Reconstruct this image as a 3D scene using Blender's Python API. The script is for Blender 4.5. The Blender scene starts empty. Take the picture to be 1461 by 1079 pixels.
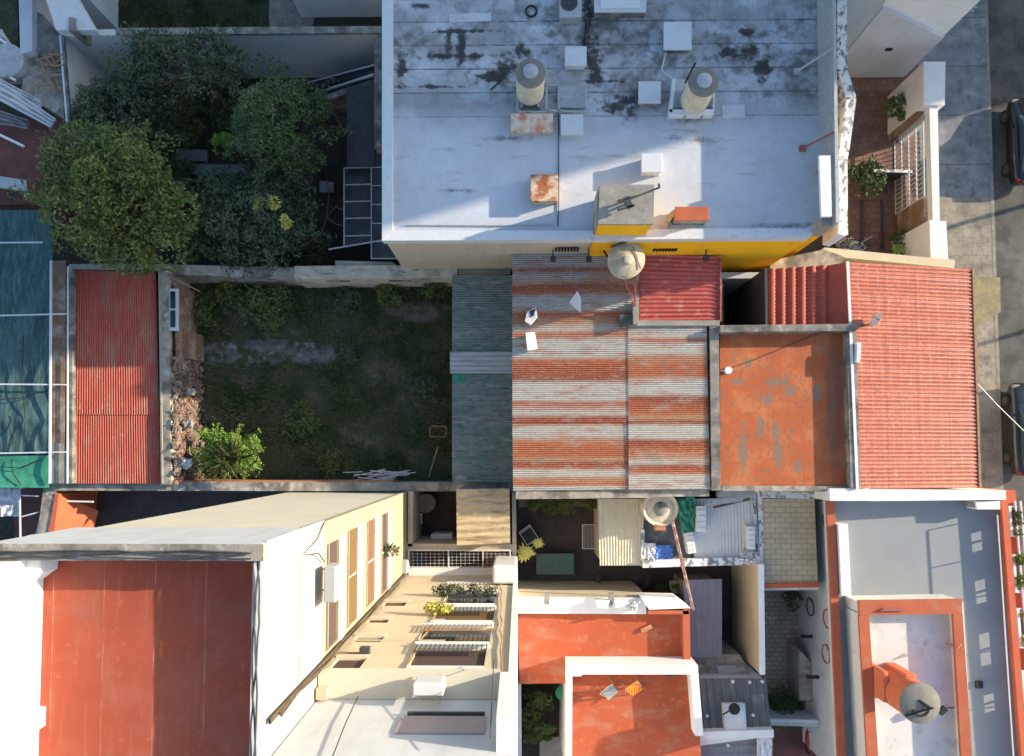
import bpy, bmesh, math, random
from mathutils import Vector, Quaternion, Matrix, noise as mnoise
random.seed(7)
R = math.radians
scene = bpy.context.scene
COL = scene.collection
# ------------------------------------------------------------------ camera
FPX = 1005.0; PW, PH = 1461.0, 1079.0; CH = 32.0
PPX, PPY = 730.5, 596.0          # principal point on the photograph (it is a crop)
NX, NY = 742.0, 642.0            # nadir
d_c = Vector((NX-PPX, PPY-NY, -FPX)).normalized()
CQ = d_c.rotation_difference(Vector((0, 0, -1)))
cd = bpy.data.cameras.new('camera'); cam = bpy.data.objects.new('camera', cd); COL.objects.link(cam)
cam.location = (0, 0, CH); cam.rotation_mode = 'QUATERNION'; cam.rotation_quaternion = CQ
cd.sensor_fit = 'HORIZONTAL'; cd.sensor_width = 36.0; cd.lens = 36.0*FPX/PW
cd.shift_y = (PPY-PH/2)/PW; cd.clip_end = 1000; cd.clip_start = .1
scene.camera = cam
# ------------------------------------------------------------------ light
EL, AZ = 16.0, 16.4              # sun elevation; degrees from east towards north
w = bpy.data.worlds.new('World'); scene.world = w; w.use_nodes = True
nt = w.node_tree; bg = nt.nodes['Background']
sky = nt.nodes.new('ShaderNodeTexSky'); sky.sky_type = 'NISHITA'; sky.sun_disc = False
sky.sun_elevation = R(EL); sky.sun_rotation = R(90-AZ); sky.dust_density = 1.5; sky.air_density = 1.0; sky.ozone_density = 1.0
tint = nt.nodes.new('ShaderNodeMix'); tint.data_type = 'RGBA'; tint.blend_type = 'MULTIPLY'; tint.inputs[0].default_value = 1
nt.links.new(sky.outputs[0], tint.inputs[6]); tint.inputs[7].default_value = (.84, .96, 1.08, 1)      # clear winter sky, bluer
nt.links.new(tint.outputs[2], bg.inputs[0]); bg.inputs[1].default_value = .15
sd = bpy.data.lights.new('sun', 'SUN'); sd.energy = 4.6; sd.angle = R(.5); sd.color = (1, .86, .66)
so = bpy.data.objects.new('sun', sd); COL.objects.link(so)
sv = Vector((math.cos(R(EL))*math.cos(R(AZ)), math.cos(R(EL))*math.sin(R(AZ)), math.sin(R(EL))))
so.rotation_mode = 'QUATERNION'; so.rotation_quaternion = sv.to_track_quat('Z', 'Y'); so.location = (60, 18, 40)
scene.view_settings.view_transform = 'Standard'; scene.view_settings.look = 'None'
scene.view_settings.exposure = 1.12; scene.view_settings.gamma = 1
scene.render.resolution_x = 1024; scene.render.resolution_y = 756

# ------------------------------------------------------------------ helpers
def W(px, py, z=0.0):
    """photo pixel -> point of the world at height z"""
    d = CQ @ Vector(((px-PPX)/FPX, (PPY-py)/FPX, -1.0))
    t = (z-CH)/d.z
    return Vector((d.x*t, d.y*t, z))
def S(z): return (CH-z)/FPX      # metres per photo pixel at height z

class MB:
    def __init__(s): s.v = []; s.f = []; s.smooth = False
    def add(s, vs, fs):
        o = len(s.v); s.v += [Vector(p) for p in vs]; s.f += [tuple(i+o for i in f) for f in fs]; return s
    def prismw(s, pts, zt, zb, bot=True):
        """pts: (x,y) world, zt/zb number or list"""
        n = len(pts)
        a = sum(pts[i][0]*pts[(i+1) % n][1]-pts[(i+1) % n][0]*pts[i][1] for i in range(n))
        zts = list(zt) if isinstance(zt, (list, tuple)) else [zt]*n
        zbs = list(zb) if isinstance(zb, (list, tuple)) else [zb]*n
        pts = list(pts)
        if a < 0: pts.reverse(); zts.reverse(); zbs.reverse()
        vs = [(p[0], p[1], zz) for p, zz in zip(pts, zts)]+[(p[0], p[1], zz) for p, zz in zip(pts, zbs)]
        fs = [tuple(range(n))]
        if bot: fs.append(tuple(range(2*n-1, n-1, -1)))
        for i in range(n):
            j = (i+1) % n; fs.append((i, i+n, j+n, j))
        return s.add(vs, fs)
    def prism(s, px, zt, zb, bot=True):
        zl = list(zt) if isinstance(zt, (list, tuple)) else [zt]*len(px)
        ps = [W(p[0], p[1], z) for p, z in zip(px, zl)]
        return s.prismw([(p.x, p.y) for p in ps], zl if isinstance(zt, (list, tuple)) else zt, zb, bot)
    def bx(s, x0, y0, x1, y1, zt, zb): return s.prism([(x0, y0), (x1, y0), (x1, y1), (x0, y1)], zt, zb)
    def boxw(s, x0, y0, z0, x1, y1, z1): return s.prismw([(x0, y0), (x1, y0), (x1, y1), (x0, y1)], z1, z0)
    def wall(s, a, b, zt, zb, t, side=0):
        """wall whose top centre line runs a->b (pixels at zt; zt may be a pair); side +1/-1 shifts thickness"""
        za, zb_ = (zt if isinstance(zt, (list, tuple)) else (zt, zt))
        p, q = W(a[0], a[1], za), W(b[0], b[1], zb_); d = (q-p).to_2d().normalized(); n = Vector((-d.y, d.x))*t/2
        o = n*side
        P = [(p.x+n.x+o.x, p.y+n.y+o.y), (q.x+n.x+o.x, q.y+n.y+o.y), (q.x-n.x+o.x, q.y-n.y+o.y), (p.x-n.x+o.x, p.y-n.y+o.y)]
        return s.prismw(P, [za, zb_, zb_, za], zb)
    def bar(s, p, q, w_, h=None, up=(0, 0, 1)):
        """square bar between 3D points"""
        h = h or w_; p = Vector(p); q = Vector(q); d = (q-p).normalized(); u = Vector(up)
        if abs(d.dot(u)) > .95: u = Vector((1, 0, 0))
        a = d.cross(u).normalized()*w_/2; b = a.cross(d).normalized()*h/2
        vs = [p-a-b, p+a-b, p+a+b, p-a+b, q-a-b, q+a-b, q+a+b, q-a+b]
        return s.add(vs, [(3, 2, 1, 0), (4, 5, 6, 7), (0, 1, 5, 4), (1, 2, 6, 5), (2, 3, 7, 6), (3, 0, 4, 7)])
    def tube(s, pts, r, n=8, caps=True):
        pts = [Vector(p) for p in pts]; rs = r if isinstance(r, (list, tuple)) else [r]*len(pts)
        vs = []; fs = []; prev = None
        for i, p in enumerate(pts):
            d = (pts[min(i+1, len(pts)-1)]-pts[max(i-1, 0)]).normalized()
            u = Vector((0, 0, 1)) if prev is None else prev
            if abs(d.dot(u)) > .97: u = Vector((1, 0, 0))
            a = d.cross(u).normalized(); b = a.cross(d).normalized(); prev = b
            for k in range(n):
                t = 2*math.pi*k/n; vs.append(p+(a*math.cos(t)+b*math.sin(t))*rs[i])
        for i in range(len(pts)-1):
            for k in range(n):
                k2 = (k+1) % n; fs.append((i*n+k, i*n+k2, (i+1)*n+k2, (i+1)*n+k))
        if caps: fs.append(tuple(range(n-1, -1, -1))); fs.append(tuple(range((len(pts)-1)*n, len(pts)*n)))
        s.smooth = True
        return s.add(vs, fs)
    def lathe(s, c, prof, n=32, cap=True):
        """c=(x,y); prof list of (r,z) bottom to top"""
        vs = []; fs = []
        for r, z in prof:
            for k in range(n):
                t = 2*math.pi*k/n; vs.append((c[0]+r*math.cos(t), c[1]+r*math.sin(t), z))
        for i in range(len(prof)-1):
            for k in range(n):
                k2 = (k+1) % n; fs.append((i*n+k, i*n+k2, (i+1)*n+k2, (i+1)*n+k))
        if cap: fs.append(tuple(range(n-1, -1, -1))); fs.append(tuple(range((len(prof)-1)*n, len(prof)*n)))
        s.smooth = True
        return s.add(vs, fs)
    def grid(s, f, nu, nv):
        """f(u,v)->point; thin single sheet; u,v in 0..1"""
        vs = [f(i/nu, j/nv) for j in range(nv+1) for i in range(nu+1)]
        fs = [(j*(nu+1)+i, j*(nu+1)+i+1, (j+1)*(nu+1)+i+1, (j+1)*(nu+1)+i) for j in range(nv) for i in range(nu)]
        return s.add(vs, fs)
    def slab(s, f, nu, nv, t=.03):
        """like grid but closed: thickness t below"""
        o = len(s.v); s.grid(f, nu, nv); n = (nu+1)*(nv+1)
        vs = [p-Vector((0, 0, t)) for p in s.v[o:o+n]]
        fs = [tuple(reversed(q)) for q in [(j*(nu+1)+i, j*(nu+1)+i+1, (j+1)*(nu+1)+i+1, (j+1)*(nu+1)+i) for j in range(nv) for i in range(nu)]]
        s.add(vs, fs)
        top = lambda i, j: o+j*(nu+1)+i
        bt = lambda i, j: o+n+j*(nu+1)+i
        for i in range(nu):
            s.f.append((top(i, 0), bt(i, 0), bt(i+1, 0), top(i+1, 0))); s.f.append((top(i+1, nv), bt(i+1, nv), bt(i, nv), top(i, nv)))
        for j in range(nv):
            s.f.append((top(0, j+1), bt(0, j+1), bt(0, j), top(0, j))); s.f.append((top(nu, j), bt(nu, j), bt(nu, j+1), top(nu, j+1)))
        return s
    def build(s, name, m, parent=None, bevel=0, smooth=None):
        me = bpy.data.meshes.new(name)
        off = Vector((0, 0, 0))
        if parent is not None:
            off = parent.location.copy(); pp = parent.parent
            while pp is not None: off += pp.location; pp = pp.parent
        me.from_pydata([p-off for p in s.v], [], s.f); me.update()
        o = bpy.data.objects.new(name, me); COL.objects.link(o); me.materials.append(m)
        if parent is not None: o.parent = parent
        if bevel:
            md = o.modifiers.new('bevel', 'BEVEL'); md.width = bevel; md.segments = 2; md.limit_method = 'ANGLE'; md.angle_limit = R(40)
        sm = s.smooth if smooth is None else smooth
        if sm:
            for p in me.polygons: p.use_smooth = True
            try: me.set_sharp_from_angle(angle=R(40))
            except Exception: pass
        return o

def thing(name, label, cat, loc=(0, 0, 0), group=None):
    o = bpy.data.objects.new(name, None); COL.objects.link(o); o.location = loc; o.empty_display_size = .2
    o['label'] = label; o['category'] = cat
    if group: o['group'] = group
    return o
def tag(o, label, cat, group=None):
    o['label'] = label; o['category'] = cat
    if group: o['group'] = group
    return o
def struct(name, mb, m, **k):
    o = mb.build(name, m, **k); o['kind'] = 'structure'; return o
def lab(o, label): o['label'] = label; return o
def dup(root, loc, label=None, rotz=None, scale=None):
    r = root.copy(); COL.objects.link(r); r.location = loc
    if label: r['label'] = label
    if rotz is not None: r.rotation_euler = (0, 0, rotz)
    if scale is not None: r.scale = scale if isinstance(scale, tuple) else (scale,)*3
    for ch in list(root.children):
        c = ch.copy(); COL.objects.link(c); c.parent = r
        for g in ch.children:
            d = g.copy(); COL.objects.link(d); d.parent = c
    return r

# ------------------------------------------------------------------ materials
def mat(name, base, rough=.85, layers=(), bump=.0, bscale=20, metal=0, spec=.3, bvec=(1, 1, 1), trans=0, alpha=None):
    m = bpy.data.materials.new(name); m.use_nodes = True; t = m.node_tree; N = t.nodes; L = t.links
    b = N['Principled BSDF']; b.inputs['Roughness'].default_value = rough; b.inputs['Metallic'].default_value = metal
    b.inputs['Specular IOR Level'].default_value = spec
    if trans: b.inputs['Transmission Weight'].default_value = trans
    if alpha is not None: b.inputs['Alpha'].default_value = alpha
    geo = N.new('ShaderNodeNewGeometry'); pos = geo.outputs['Position']
    sep = N.new('ShaderNodeSeparateXYZ'); L.new(pos, sep.inputs[0])
    def vmap(vs):
        mp = N.new('ShaderNodeVectorMath'); mp.operation = 'MULTIPLY'; L.new(pos, mp.inputs[0]); mp.inputs[1].default_value = vs; return mp.outputs[0]
    def mth(op, a, b_=None, clamp=False):
        n = N.new('ShaderNodeMath'); n.operation = op; n.use_clamp = clamp
        for i, q in enumerate((a, b_)):
            if q is None: continue
            if isinstance(q, (int, float)): n.inputs[i].default_value = q
            else: L.new(q, n.inputs[i])
        return n.outputs[0]
    def rng(x, a, b_, c=0., d=1.):
        n = N.new('ShaderNodeMapRange'); n.clamp = True; L.new(x, n.inputs[0])
        for i, q in enumerate((a, b_, c, d)): n.inputs[i+1].default_value = q
        return n.outputs[0]
    def mix(f, a, b_, mode='MIX'):
        n = N.new('ShaderNodeMix'); n.data_type = 'RGBA'; n.blend_type = mode
        if isinstance(f, (int, float)): n.inputs[0].default_value = f
        else: L.new(f, n.inputs[0])
        for i, q in ((6, a), (7, b_)):
            if isinstance(q, tuple): n.inputs[i].default_value = (*q, 1)
            else: L.new(q, n.inputs[i])
        return n.outputs[2]
    def nz(scale, vs=(1, 1, 1), detail=5, dist=0, rgh=.6):
        n = N.new('ShaderNodeTexNoise'); L.new(vmap(vs), n.inputs['Vector']); n.inputs['Scale'].default_value = scale
        n.inputs['Detail'].default_value = detail; n.inputs['Distortion'].default_value = dist; n.inputs['Roughness'].default_value = rgh
        return n.outputs[0]
    def maskf(mk):
        f = None
        for (ax, a, b_) in (mk if isinstance(mk, list) else [mk]):
            g = rng(sep.outputs['XYZ'.index(ax)], a, b_); f = g if f is None else mth('MULTIPLY', f, g)
        return f
    if isinstance(base, list):                      # ramp along an axis: ['Y', [(pos,col),...]]
        ax, st = base; a, b_ = st[0][0], st[-1][0]
        wob = mth('ADD', sep.outputs['XYZ'.index(ax)], mth('MULTIPLY', mth('SUBTRACT', nz(1.3, (.5, 3, 1)), .5), .12))
        cr = N.new('ShaderNodeValToRGB'); L.new(rng(wob, a, b_), cr.inputs[0])
        e = cr.color_ramp.elements
        while len(e) < len(st): e.new(.5)
        for i, (p, c) in enumerate(st): e[i].position = (p-a)/(b_-a); e[i].color = (*c, 1)
        col = cr.outputs[0]
    else:
        rg = N.new('ShaderNodeRGB'); rg.outputs[0].default_value = (*base, 1); col = rg.outputs[0]
    for l in layers:
        k = l[0]
        if k == 'n':        # ('n', col, scale, lo, hi, amt, vec, mask)
            _, c, sc, lo, hi, am = l[:6]; vs = l[6] if len(l) > 6 and l[6] else (1, 1, 1)
            f = mth('MULTIPLY', rng(nz(sc, vs), lo, hi), am)
            if len(l) > 7 and l[7]: f = mth('MULTIPLY', f, maskf(l[7]))
            col = mix(f, col, c)
        elif k == 'v':      # value variation ('v', amt, scale, vec)
            _, am, sc = l[:3]; vs = l[3] if len(l) > 3 else (1, 1, 1)
            n_ = rng(nz(sc, vs), .3, .7, 1-am, 1+am); cc = N.new('ShaderNodeCombineColor')
            for i in range(3): L.new(n_, cc.inputs[i])
            col = mix(1., col, cc.outputs[0], 'MULTIPLY')
        elif k == 'l':      # lines ('l', col, axis, period, offset, width, amt, breakup, mask)
            _, c, ax, per, off, wd, am, br = l[:8]
            x = mth('ADD', sep.outputs['XYZ'.index(ax)], mth('MULTIPLY', mth('SUBTRACT', nz(.8), .5), .04))
            fr = mth('FRACT', mth('DIVIDE', mth('SUBTRACT', x, off), per)); ds = mth('MULTIPLY', mth('ABSOLUTE', mth('SUBTRACT', fr, .5)), per)
            f = mth('MULTIPLY', rng(ds, wd, wd*.4), am)
            if br: f = mth('MULTIPLY', f, rng(nz(1.7), .5-br*.3, .5+.15))
            if len(l) > 8 and l[8]: f = mth('MULTIPLY', f, maskf(l[8]))
            col = mix(f, col, c)
        elif k == 'b':      # bricks ('b', col2, mortar, bw, rh, mortar size, amt)
            _, c2, mo, bw, rh, ms, am = l[:7]
            bk = N.new('ShaderNodeTexBrick'); L.new(pos, bk.inputs['Vector']); bk.inputs['Scale'].default_value = 1
            bk.inputs['Color1'].default_value = (1, 1, 1, 1); bk.inputs['Color2'].default_value = (*c2, 1); bk.inputs['Mortar'].default_value = (*mo, 1)
            bk.inputs['Brick Width'].default_value = bw; bk.inputs['Row Height'].default_value = rh; bk.inputs['Mortar Size'].default_value = ms
            col = mix(am, col, bk.outputs[0], 'MULTIPLY')
        elif k == 'i':      # per-island variation ('i', col, amt)
            col = mix(mth('MULTIPLY', geo.outputs['Random Per Island'], l[2]), col, l[1])
        elif k == 's':      # stains and painted shade: ('s', col, [(px,py,rx,ry) photo pixels at z], z, amt, edge)
            _, c, els, zz_, am, ed_ = l[:6]; so_ = l[6] if len(l) > 6 else .35; f = None
            nn = mth('MULTIPLY', mth('SUBTRACT', nz(2.2, (1, 1, 1), 6, 0, .7), .5), ed_)
            for (ex, ey, ea, eb) in els:
                q = W(ex, ey, zz_); kx = ea*S(zz_); ky = eb*S(zz_)
                dx = mth('DIVIDE', mth('SUBTRACT', sep.outputs[0], q.x), kx); dy = mth('DIVIDE', mth('SUBTRACT', sep.outputs[1], q.y), ky)
                d = mth('SQRT', mth('ADD', mth('MULTIPLY', dx, dx), mth('MULTIPLY', dy, dy)))
                g_ = rng(mth('ADD', mth('SUBTRACT', 1.0, d), nn), 0, so_); f = g_ if f is None else mth('MAXIMUM', f, g_)
            col = mix(mth('MULTIPLY', f, am), col, c)
        elif k == 'vo':     # voronoi crackle ('vo', col, scale, width, amt)
            v_ = N.new('ShaderNodeTexVoronoi'); v_.feature = 'DISTANCE_TO_EDGE'; L.new(pos, v_.inputs['Vector']); v_.inputs['Scale'].default_value = l[2]
            col = mix(mth('MULTIPLY', rng(v_.outputs['Distance'], l[3], 0), l[4]), col, l[1])
    L.new(col, b.inputs['Base Color'])
    if bump:
        bp = N.new('ShaderNodeBump'); bp.inputs['Strength'].default_value = bump; bp.inputs['Distance'].default_value = .02
        L.new(nz(bscale, bvec), bp.inputs['Height']); L.new(bp.outputs[0], b.inputs['Normal'])
    return m
DK = (.035, .035, .035)
grime = ('n', (.12, .11, .09), 1.2, .5, .72, .6)
M = {}
M['earth'] = mat('earth', (.055, .045, .035), layers=[('n', (.03, .04, .018), 1.1, .45, .6, .8), ('v', .3, 6)], bump=.5)
M['lawn'] = mat('lawn_soil', (.055, .062, .028), layers=[('n', (.12, .095, .06), 1.2, .52, .66, .8), ('v', .35, 5)], bump=.6)
M['grass'] = mat('grass_blades', (.065, .085, .03), layers=[('i', (.17, .16, .07), .75), ('n', (.03, .065, .015), 1.1, .42, .58, .8), ('n', (.12, .10, .06), .7, .55, .68, .7)], rough=.9)
M['tan_slab'] = mat('sidewalk_slabs', (.29, .26, .21), layers=[('v', .18, 2.2), ('b', (.9, .88, .85), (.62, .6, .58), .42, .42, .012, .8), ('n', (.10, .09, .075), 1.4, .5, .68, .75), ('n', (.13, .12, .10), .35, .42, .62, .6), ('n', (.40, .35, .26), .6, .55, .7, .5), ('n', (.08, .075, .065), 6, .56, .7, .5)], bump=.3)
M['conc_slab'] = mat('shade_blue_concrete', (.20, .21, .22), layers=[('v', .25, 1.8), ('n', (.34, .33, .3), .9, .52, .66, .6), ('n', (.07, .07, .07), 2.3, .55, .7, .7), ('l', (.05, .05, .05), 'Y', 2.3, .4, .02, .9, 0)], bump=.3)  # blue-grey carries the sidewalk shade; the garden bench slabs share it
M['yellow_ramp'] = mat('yellow_ramp', (.30, .25, .12), layers=[('n', (.2, .17, .12), 1.5, .40, .60, .9), ('v', .15, 5)])
M['asphalt'] = mat('asphalt', (.10, .095, .085), layers=[('v', .25, 1.2), ('n', (.05, .05, .048), .8, .5, .62, .8), ('n', (.17, .16, .14), 3.5, .6, .75, .6), ('vo', (.05, .05, .05), .35, .012, .35), ('n', (.2, .19, .16), .5, .52, .66, .5)], bump=.5, bscale=60)
M['kerb'] = mat('kerb_stone', (.26, .24, .2), layers=[('v', .25, 4), grime], bump=.2)
M['patio_brown'] = mat('brown_patio_tiles', (.22, .13, .095), layers=[('v', .2, 2), ('b', (.85, .8, .8), (.5, .45, .42), .3, .3, .012, .9), ('n', (.07, .05, .04), 1.2, .5, .7, .6)], bump=.2)
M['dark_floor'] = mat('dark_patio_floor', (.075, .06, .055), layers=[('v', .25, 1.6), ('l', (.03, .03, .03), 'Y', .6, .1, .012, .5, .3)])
M['dark_red_floor'] = mat('dark_red_floor', (.16, .06, .05), layers=[('v', .25, 1.6), ('n', (.07, .05, .045), 1.5, .5, .7, .7)])
M['stone_path'] = mat('stone_path', (.50, .42, .31), layers=[('v', .2, 3), ('b', (.82, .8, .75), (.42, .4, .36), .3, .2, .014, 1.), ('n', (.16, .14, .11), 1.5, .5, .7, .5)], bump=.3)
M['stone_deck'] = mat('stone_deck', (.56, .47, .31), layers=[('v', .12, 3), ('b', (.9, .88, .85), (.5, .46, .38), .42, .21, .012, .9), ('n', (.25, .21, .15), 1.5, .5, .7, .4)], bump=.2)
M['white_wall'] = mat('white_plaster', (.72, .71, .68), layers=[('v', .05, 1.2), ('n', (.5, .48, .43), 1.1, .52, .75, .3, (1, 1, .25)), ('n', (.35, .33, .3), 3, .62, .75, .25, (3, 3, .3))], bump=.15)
M['grey_wall'] = mat('grey_white_plaster', (.52, .53, .54), layers=[('v', .08, 1), ('n', (.36, .35, .33), 1.3, .52, .75, .4, (2, 2, .3))], bump=.15)
M['cream_wall'] = mat('cream_plaster', (.58, .49, .34), layers=[('v', .06, 1.1), ('n', (.45, .38, .26), 1.6, .54, .74, .4, (2, 2, .25))], bump=.15)
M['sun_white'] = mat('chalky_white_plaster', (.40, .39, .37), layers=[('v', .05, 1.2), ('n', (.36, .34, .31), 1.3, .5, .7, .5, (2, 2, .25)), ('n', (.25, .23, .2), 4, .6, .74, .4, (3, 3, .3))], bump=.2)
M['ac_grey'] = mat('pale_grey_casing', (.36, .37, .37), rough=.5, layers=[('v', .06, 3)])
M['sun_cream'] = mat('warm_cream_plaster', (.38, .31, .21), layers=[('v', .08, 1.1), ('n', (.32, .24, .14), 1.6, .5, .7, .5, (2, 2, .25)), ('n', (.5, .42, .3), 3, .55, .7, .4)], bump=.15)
M['beige_wall'] = mat('beige_plaster', (.60, .55, .43), layers=[('v', .05, .9), ('n', (.5, .5, .46), 2.5, .5, .7, .3, (2, 2, .1))], bump=.1)
M['tan_wall'] = mat('tan_plaster', (.56, .45, .32), layers=[('v', .08, 1), ('l', (.4, .31, .22), 'Z', .35, .1, .015, .5, .4), ('n', (.4, .33, .25), 1.8, .52, .72, .5, (2, 2, .3))], bump=.15)
M['yellow_wall'] = mat('yellow_paint', (.92, .48, .008), layers=[('v', .07, 1), ('n', (.6, .27, .03), 2.2, .5, .75, .5, (1, 1, .3))], bump=.1)
M['old_wall'] = mat('weathered_render', (.34, .30, .24), layers=[('v', .2, 2.5), ('n', (.12, .11, .09), 1.6, .46, .62, .8), ('n', (.55, .52, .45), 2.4, .56, .66, .7)], bump=.6)
M['sunlit_render'] = mat('sunlit_tan_render', (.55, .47, .35), layers=[('v', .15, 2.5), ('n', (.25, .21, .16), 1.6, .5, .64, .7), ('n', (.12, .1, .08), 3, .57, .68, .7, (.6, 2, 1))], bump=.6)
M['old_dark'] = mat('stained_concrete', (.24, .22, .19), layers=[('v', .25, 3), ('n', (.08, .075, .065), 1.4, .44, .62, .85), ('n', (.42, .4, .34), 3, .58, .68, .7)], bump=.6)
M['brown_wall'] = mat('earthy_brown_wall', (.24, .15, .10), layers=[('v', .25, 2), ('b', (.85, .75, .7), (.7, .7, .7), .3, .08, .01, .8), ('n', (.4, .35, .28), 1.5, .5, .65, .6)], bump=.5)
M['red_wall'] = mat('red_paint', (.55, .12, .055), layers=[('v', .1, 1.5), ('n', (.4, .16, .1), 2, .52, .72, .5)], bump=.1)
M['orange_trim'] = mat('orange_paint', (.42, .11, .052), layers=[('v', .1, 1.5), ('n', (.38, .2, .13), 2, .55, .72, .5)], bump=.1)
M['orange_floor'] = mat('orange_membrane', (.38, .080, .032), rough=.8, layers=[('v', .1, .8), ('n', (.38, .17, .11), 1.2, .50, .68, .65, (.8, 1.6, 1)), ('n', (.56, .24, .13), 4, .58, .72, .4), ('n', (.24, .10, .07), 2.6, .60, .70, .5), ('n', (.30, .09, .05), .8, .55, .7, .4)], bump=.15, bscale=8)
M['tower_floor'] = mat('red_brown_membrane', (.37, .075, .036), rough=.8, layers=[('v', .09, .5), ('n', (.42, .13, .08), 1.1, .48, .7, .5), ('n', (.40, .15, .10), 2.4, .52, .7, .35, (3, .3, 1)), ('n', (.62, .2, .1), 5, .6, .75, .35), ('l', (.60, .33, .27), 'X', .98, .35, .014, .6, .25), ('l', (.36, .10, .06), 'X', .98, .39, .02, .5, .3), ('l', (.38, .12, .08), 'Y', 3.1, .39, .008, .5, .6), ('n', (.27, .12, .09), .9, .6, .7, .35)], bump=.1, bscale=8)
M['grey_floor'] = mat('grey_membrane', (.26, .275, .28), rough=.75, layers=[('v', .05, .8), ('n', (.20, .22, .23), 1, .5, .7, .3)], bump=.1)
M['white_floor'] = mat('old_white_roof', (.62, .60, .55), layers=[('v', .06, .9), ('n', (.36, .34, .3), 1.6, .54, .68, .55), ('n', (.2, .19, .17), 7, .64, .75, .6)], bump=.2)
yN, yM = W(700, 150, 7).y, W(700, 195, 7).y
mould = [(836, 0, 7, 26), (838, 45, 9, 20), (848, 80, 10, 30), (852, 110, 14, 10), (880, 152, 26, 11), (893, 146, 16, 10), (850, 116, 40, 3), (1062, 46, 17, 5), (700, 108, 22, 9), (722, 96, 16, 12), (742, 75, 14, 10), (620, 124, 50, 3), (645, 80, 60, 4), (660, 45, 45, 3), (600, 9, 26, 5), (1040, 75, 16, 9), (1075, 74, 20, 9), (1085, 100, 16, 14), (660, 70, 9, 22), (574, 95, 6, 20), (640, 62, 8, 16)]
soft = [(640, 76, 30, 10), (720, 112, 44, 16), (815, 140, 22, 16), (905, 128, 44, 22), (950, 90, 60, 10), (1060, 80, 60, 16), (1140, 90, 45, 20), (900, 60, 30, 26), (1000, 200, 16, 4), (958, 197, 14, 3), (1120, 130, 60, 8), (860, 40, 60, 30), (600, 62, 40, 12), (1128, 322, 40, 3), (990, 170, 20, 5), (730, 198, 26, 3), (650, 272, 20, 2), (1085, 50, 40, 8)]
M['membrane'] = mat('aluminised_membrane', (.52, .545, .57), rough=.6, layers=[('v', .07, .5), ('v', .05, 3), ('n', (.27, .255, .25), .7, .33, .60, .8, (.8, 1.2, 1), ('Y', yM, yN)),
    ('n', (.13, .125, .12), 2.2, .47, .66, .75, (1, 1, 1), ('Y', yM, yN+2)), ('n', (.42, .42, .41), .55, .48, .66, .45), ('n', (.20, .19, .17), 7, .54, .70, .45, (2.2, .35, 1), ('Y', yM, yN+2)),
    ('l', (.40, .41, .42), 'Y', .885, .12, .026, .6, .1), ('l', (.05, .05, .05), 'Y', .885, .12, .034, .95, .8, ('Y', yM, yN)), ('l', (.36, .36, .36), 'X', 2.4, .4, .015, .3, .4),
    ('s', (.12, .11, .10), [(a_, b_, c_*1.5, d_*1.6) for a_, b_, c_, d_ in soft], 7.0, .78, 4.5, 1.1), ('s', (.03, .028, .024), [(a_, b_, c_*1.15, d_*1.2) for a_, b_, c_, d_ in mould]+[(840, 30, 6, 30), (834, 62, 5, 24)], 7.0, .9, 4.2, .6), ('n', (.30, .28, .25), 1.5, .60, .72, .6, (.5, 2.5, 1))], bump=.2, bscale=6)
M['mould'] = mat('black_mould', (.04, .038, .033), layers=[('n', (.3, .3, .29), 5, .5, .6, .8), ('v', .3, 8)], bump=.4)
M['white_metal'] = mat('white_metal', (.60, .61, .61), rough=.5, layers=[('v', .06, 3), ('n', (.35, .32, .28), 3, .6, .75, .5)])
M['white_plastic'] = mat('white_plastic', (.68, .68, .66), rough=.45, layers=[('v', .04, 3)])
M['galv'] = mat('galvanised_steel', (.42, .43, .42), rough=.5, metal=.3, layers=[('v', .15, 5), ('n', (.2, .12, .08), 4, .6, .7, .6)])
M['rusty'] = mat('rusty_sheet', (.62, .48, .32), rough=.8, layers=[('n', (.40, .11, .035), 2.6, .42, .56, .95), ('n', (.16, .05, .03), 4, .56, .66, .8), ('v', .15, 8)], bump=.3)
M['rusty_light'] = mat('cream_rust_panel', (.66, .56, .43), rough=.8, layers=[('n', (.58, .19, .08), 2.2, .48, .60, .85, (1, .6, 1)), ('v', .1, 8)])
M['black'] = mat('black_rubber', (.02, .02, .02), rough=.6, layers=[('v', .2, 8)])
M['dark_metal'] = mat('dark_metal', (.055, .055, .055), rough=.6, layers=[('v', .2, 8)])
M['dark_glass'] = mat('dark_glass', (.02, .025, .03), rough=.12, spec=.6)
M['glass_roof'] = mat('smoked_polycarbonate', (.05, .05, .052), rough=.35, layers=[('v', .2, 1.5), ('n', (.10, .09, .08), 2, .5, .7, .6)])
M['tank_cream'] = mat('cream_fibre_cement', (.60, .52, .38), rough=.9, layers=[('v', .08, 4), ('n', (.38, .33, .25), 3, .5, .7, .6)], bump=.4)
M['tank_lid'] = mat('fibre_cement_lid', (.46, .38, .26), rough=.9, layers=[('v', .1, 5), ('n', (.22, .19, .14), 3, .5, .68, .7), ('n', (.65, .58, .42), 4, .58, .68, .7)], bump=.5)
M['tank_grey'] = mat('grey_cement_tank', (.21, .195, .165), rough=.9, layers=[('v', .12, 5), ('n', (.16, .16, .15), 3, .5, .68, .6)], bump=.3)
M['concrete'] = mat('grey_concrete', (.27, .25, .21), layers=[('v', .15, 6), ('n', (.42, .40, .35), 2, .54, .7, .6), ('n', (.13, .12, .1), 4, .56, .7, .5)], bump=.4)
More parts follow.
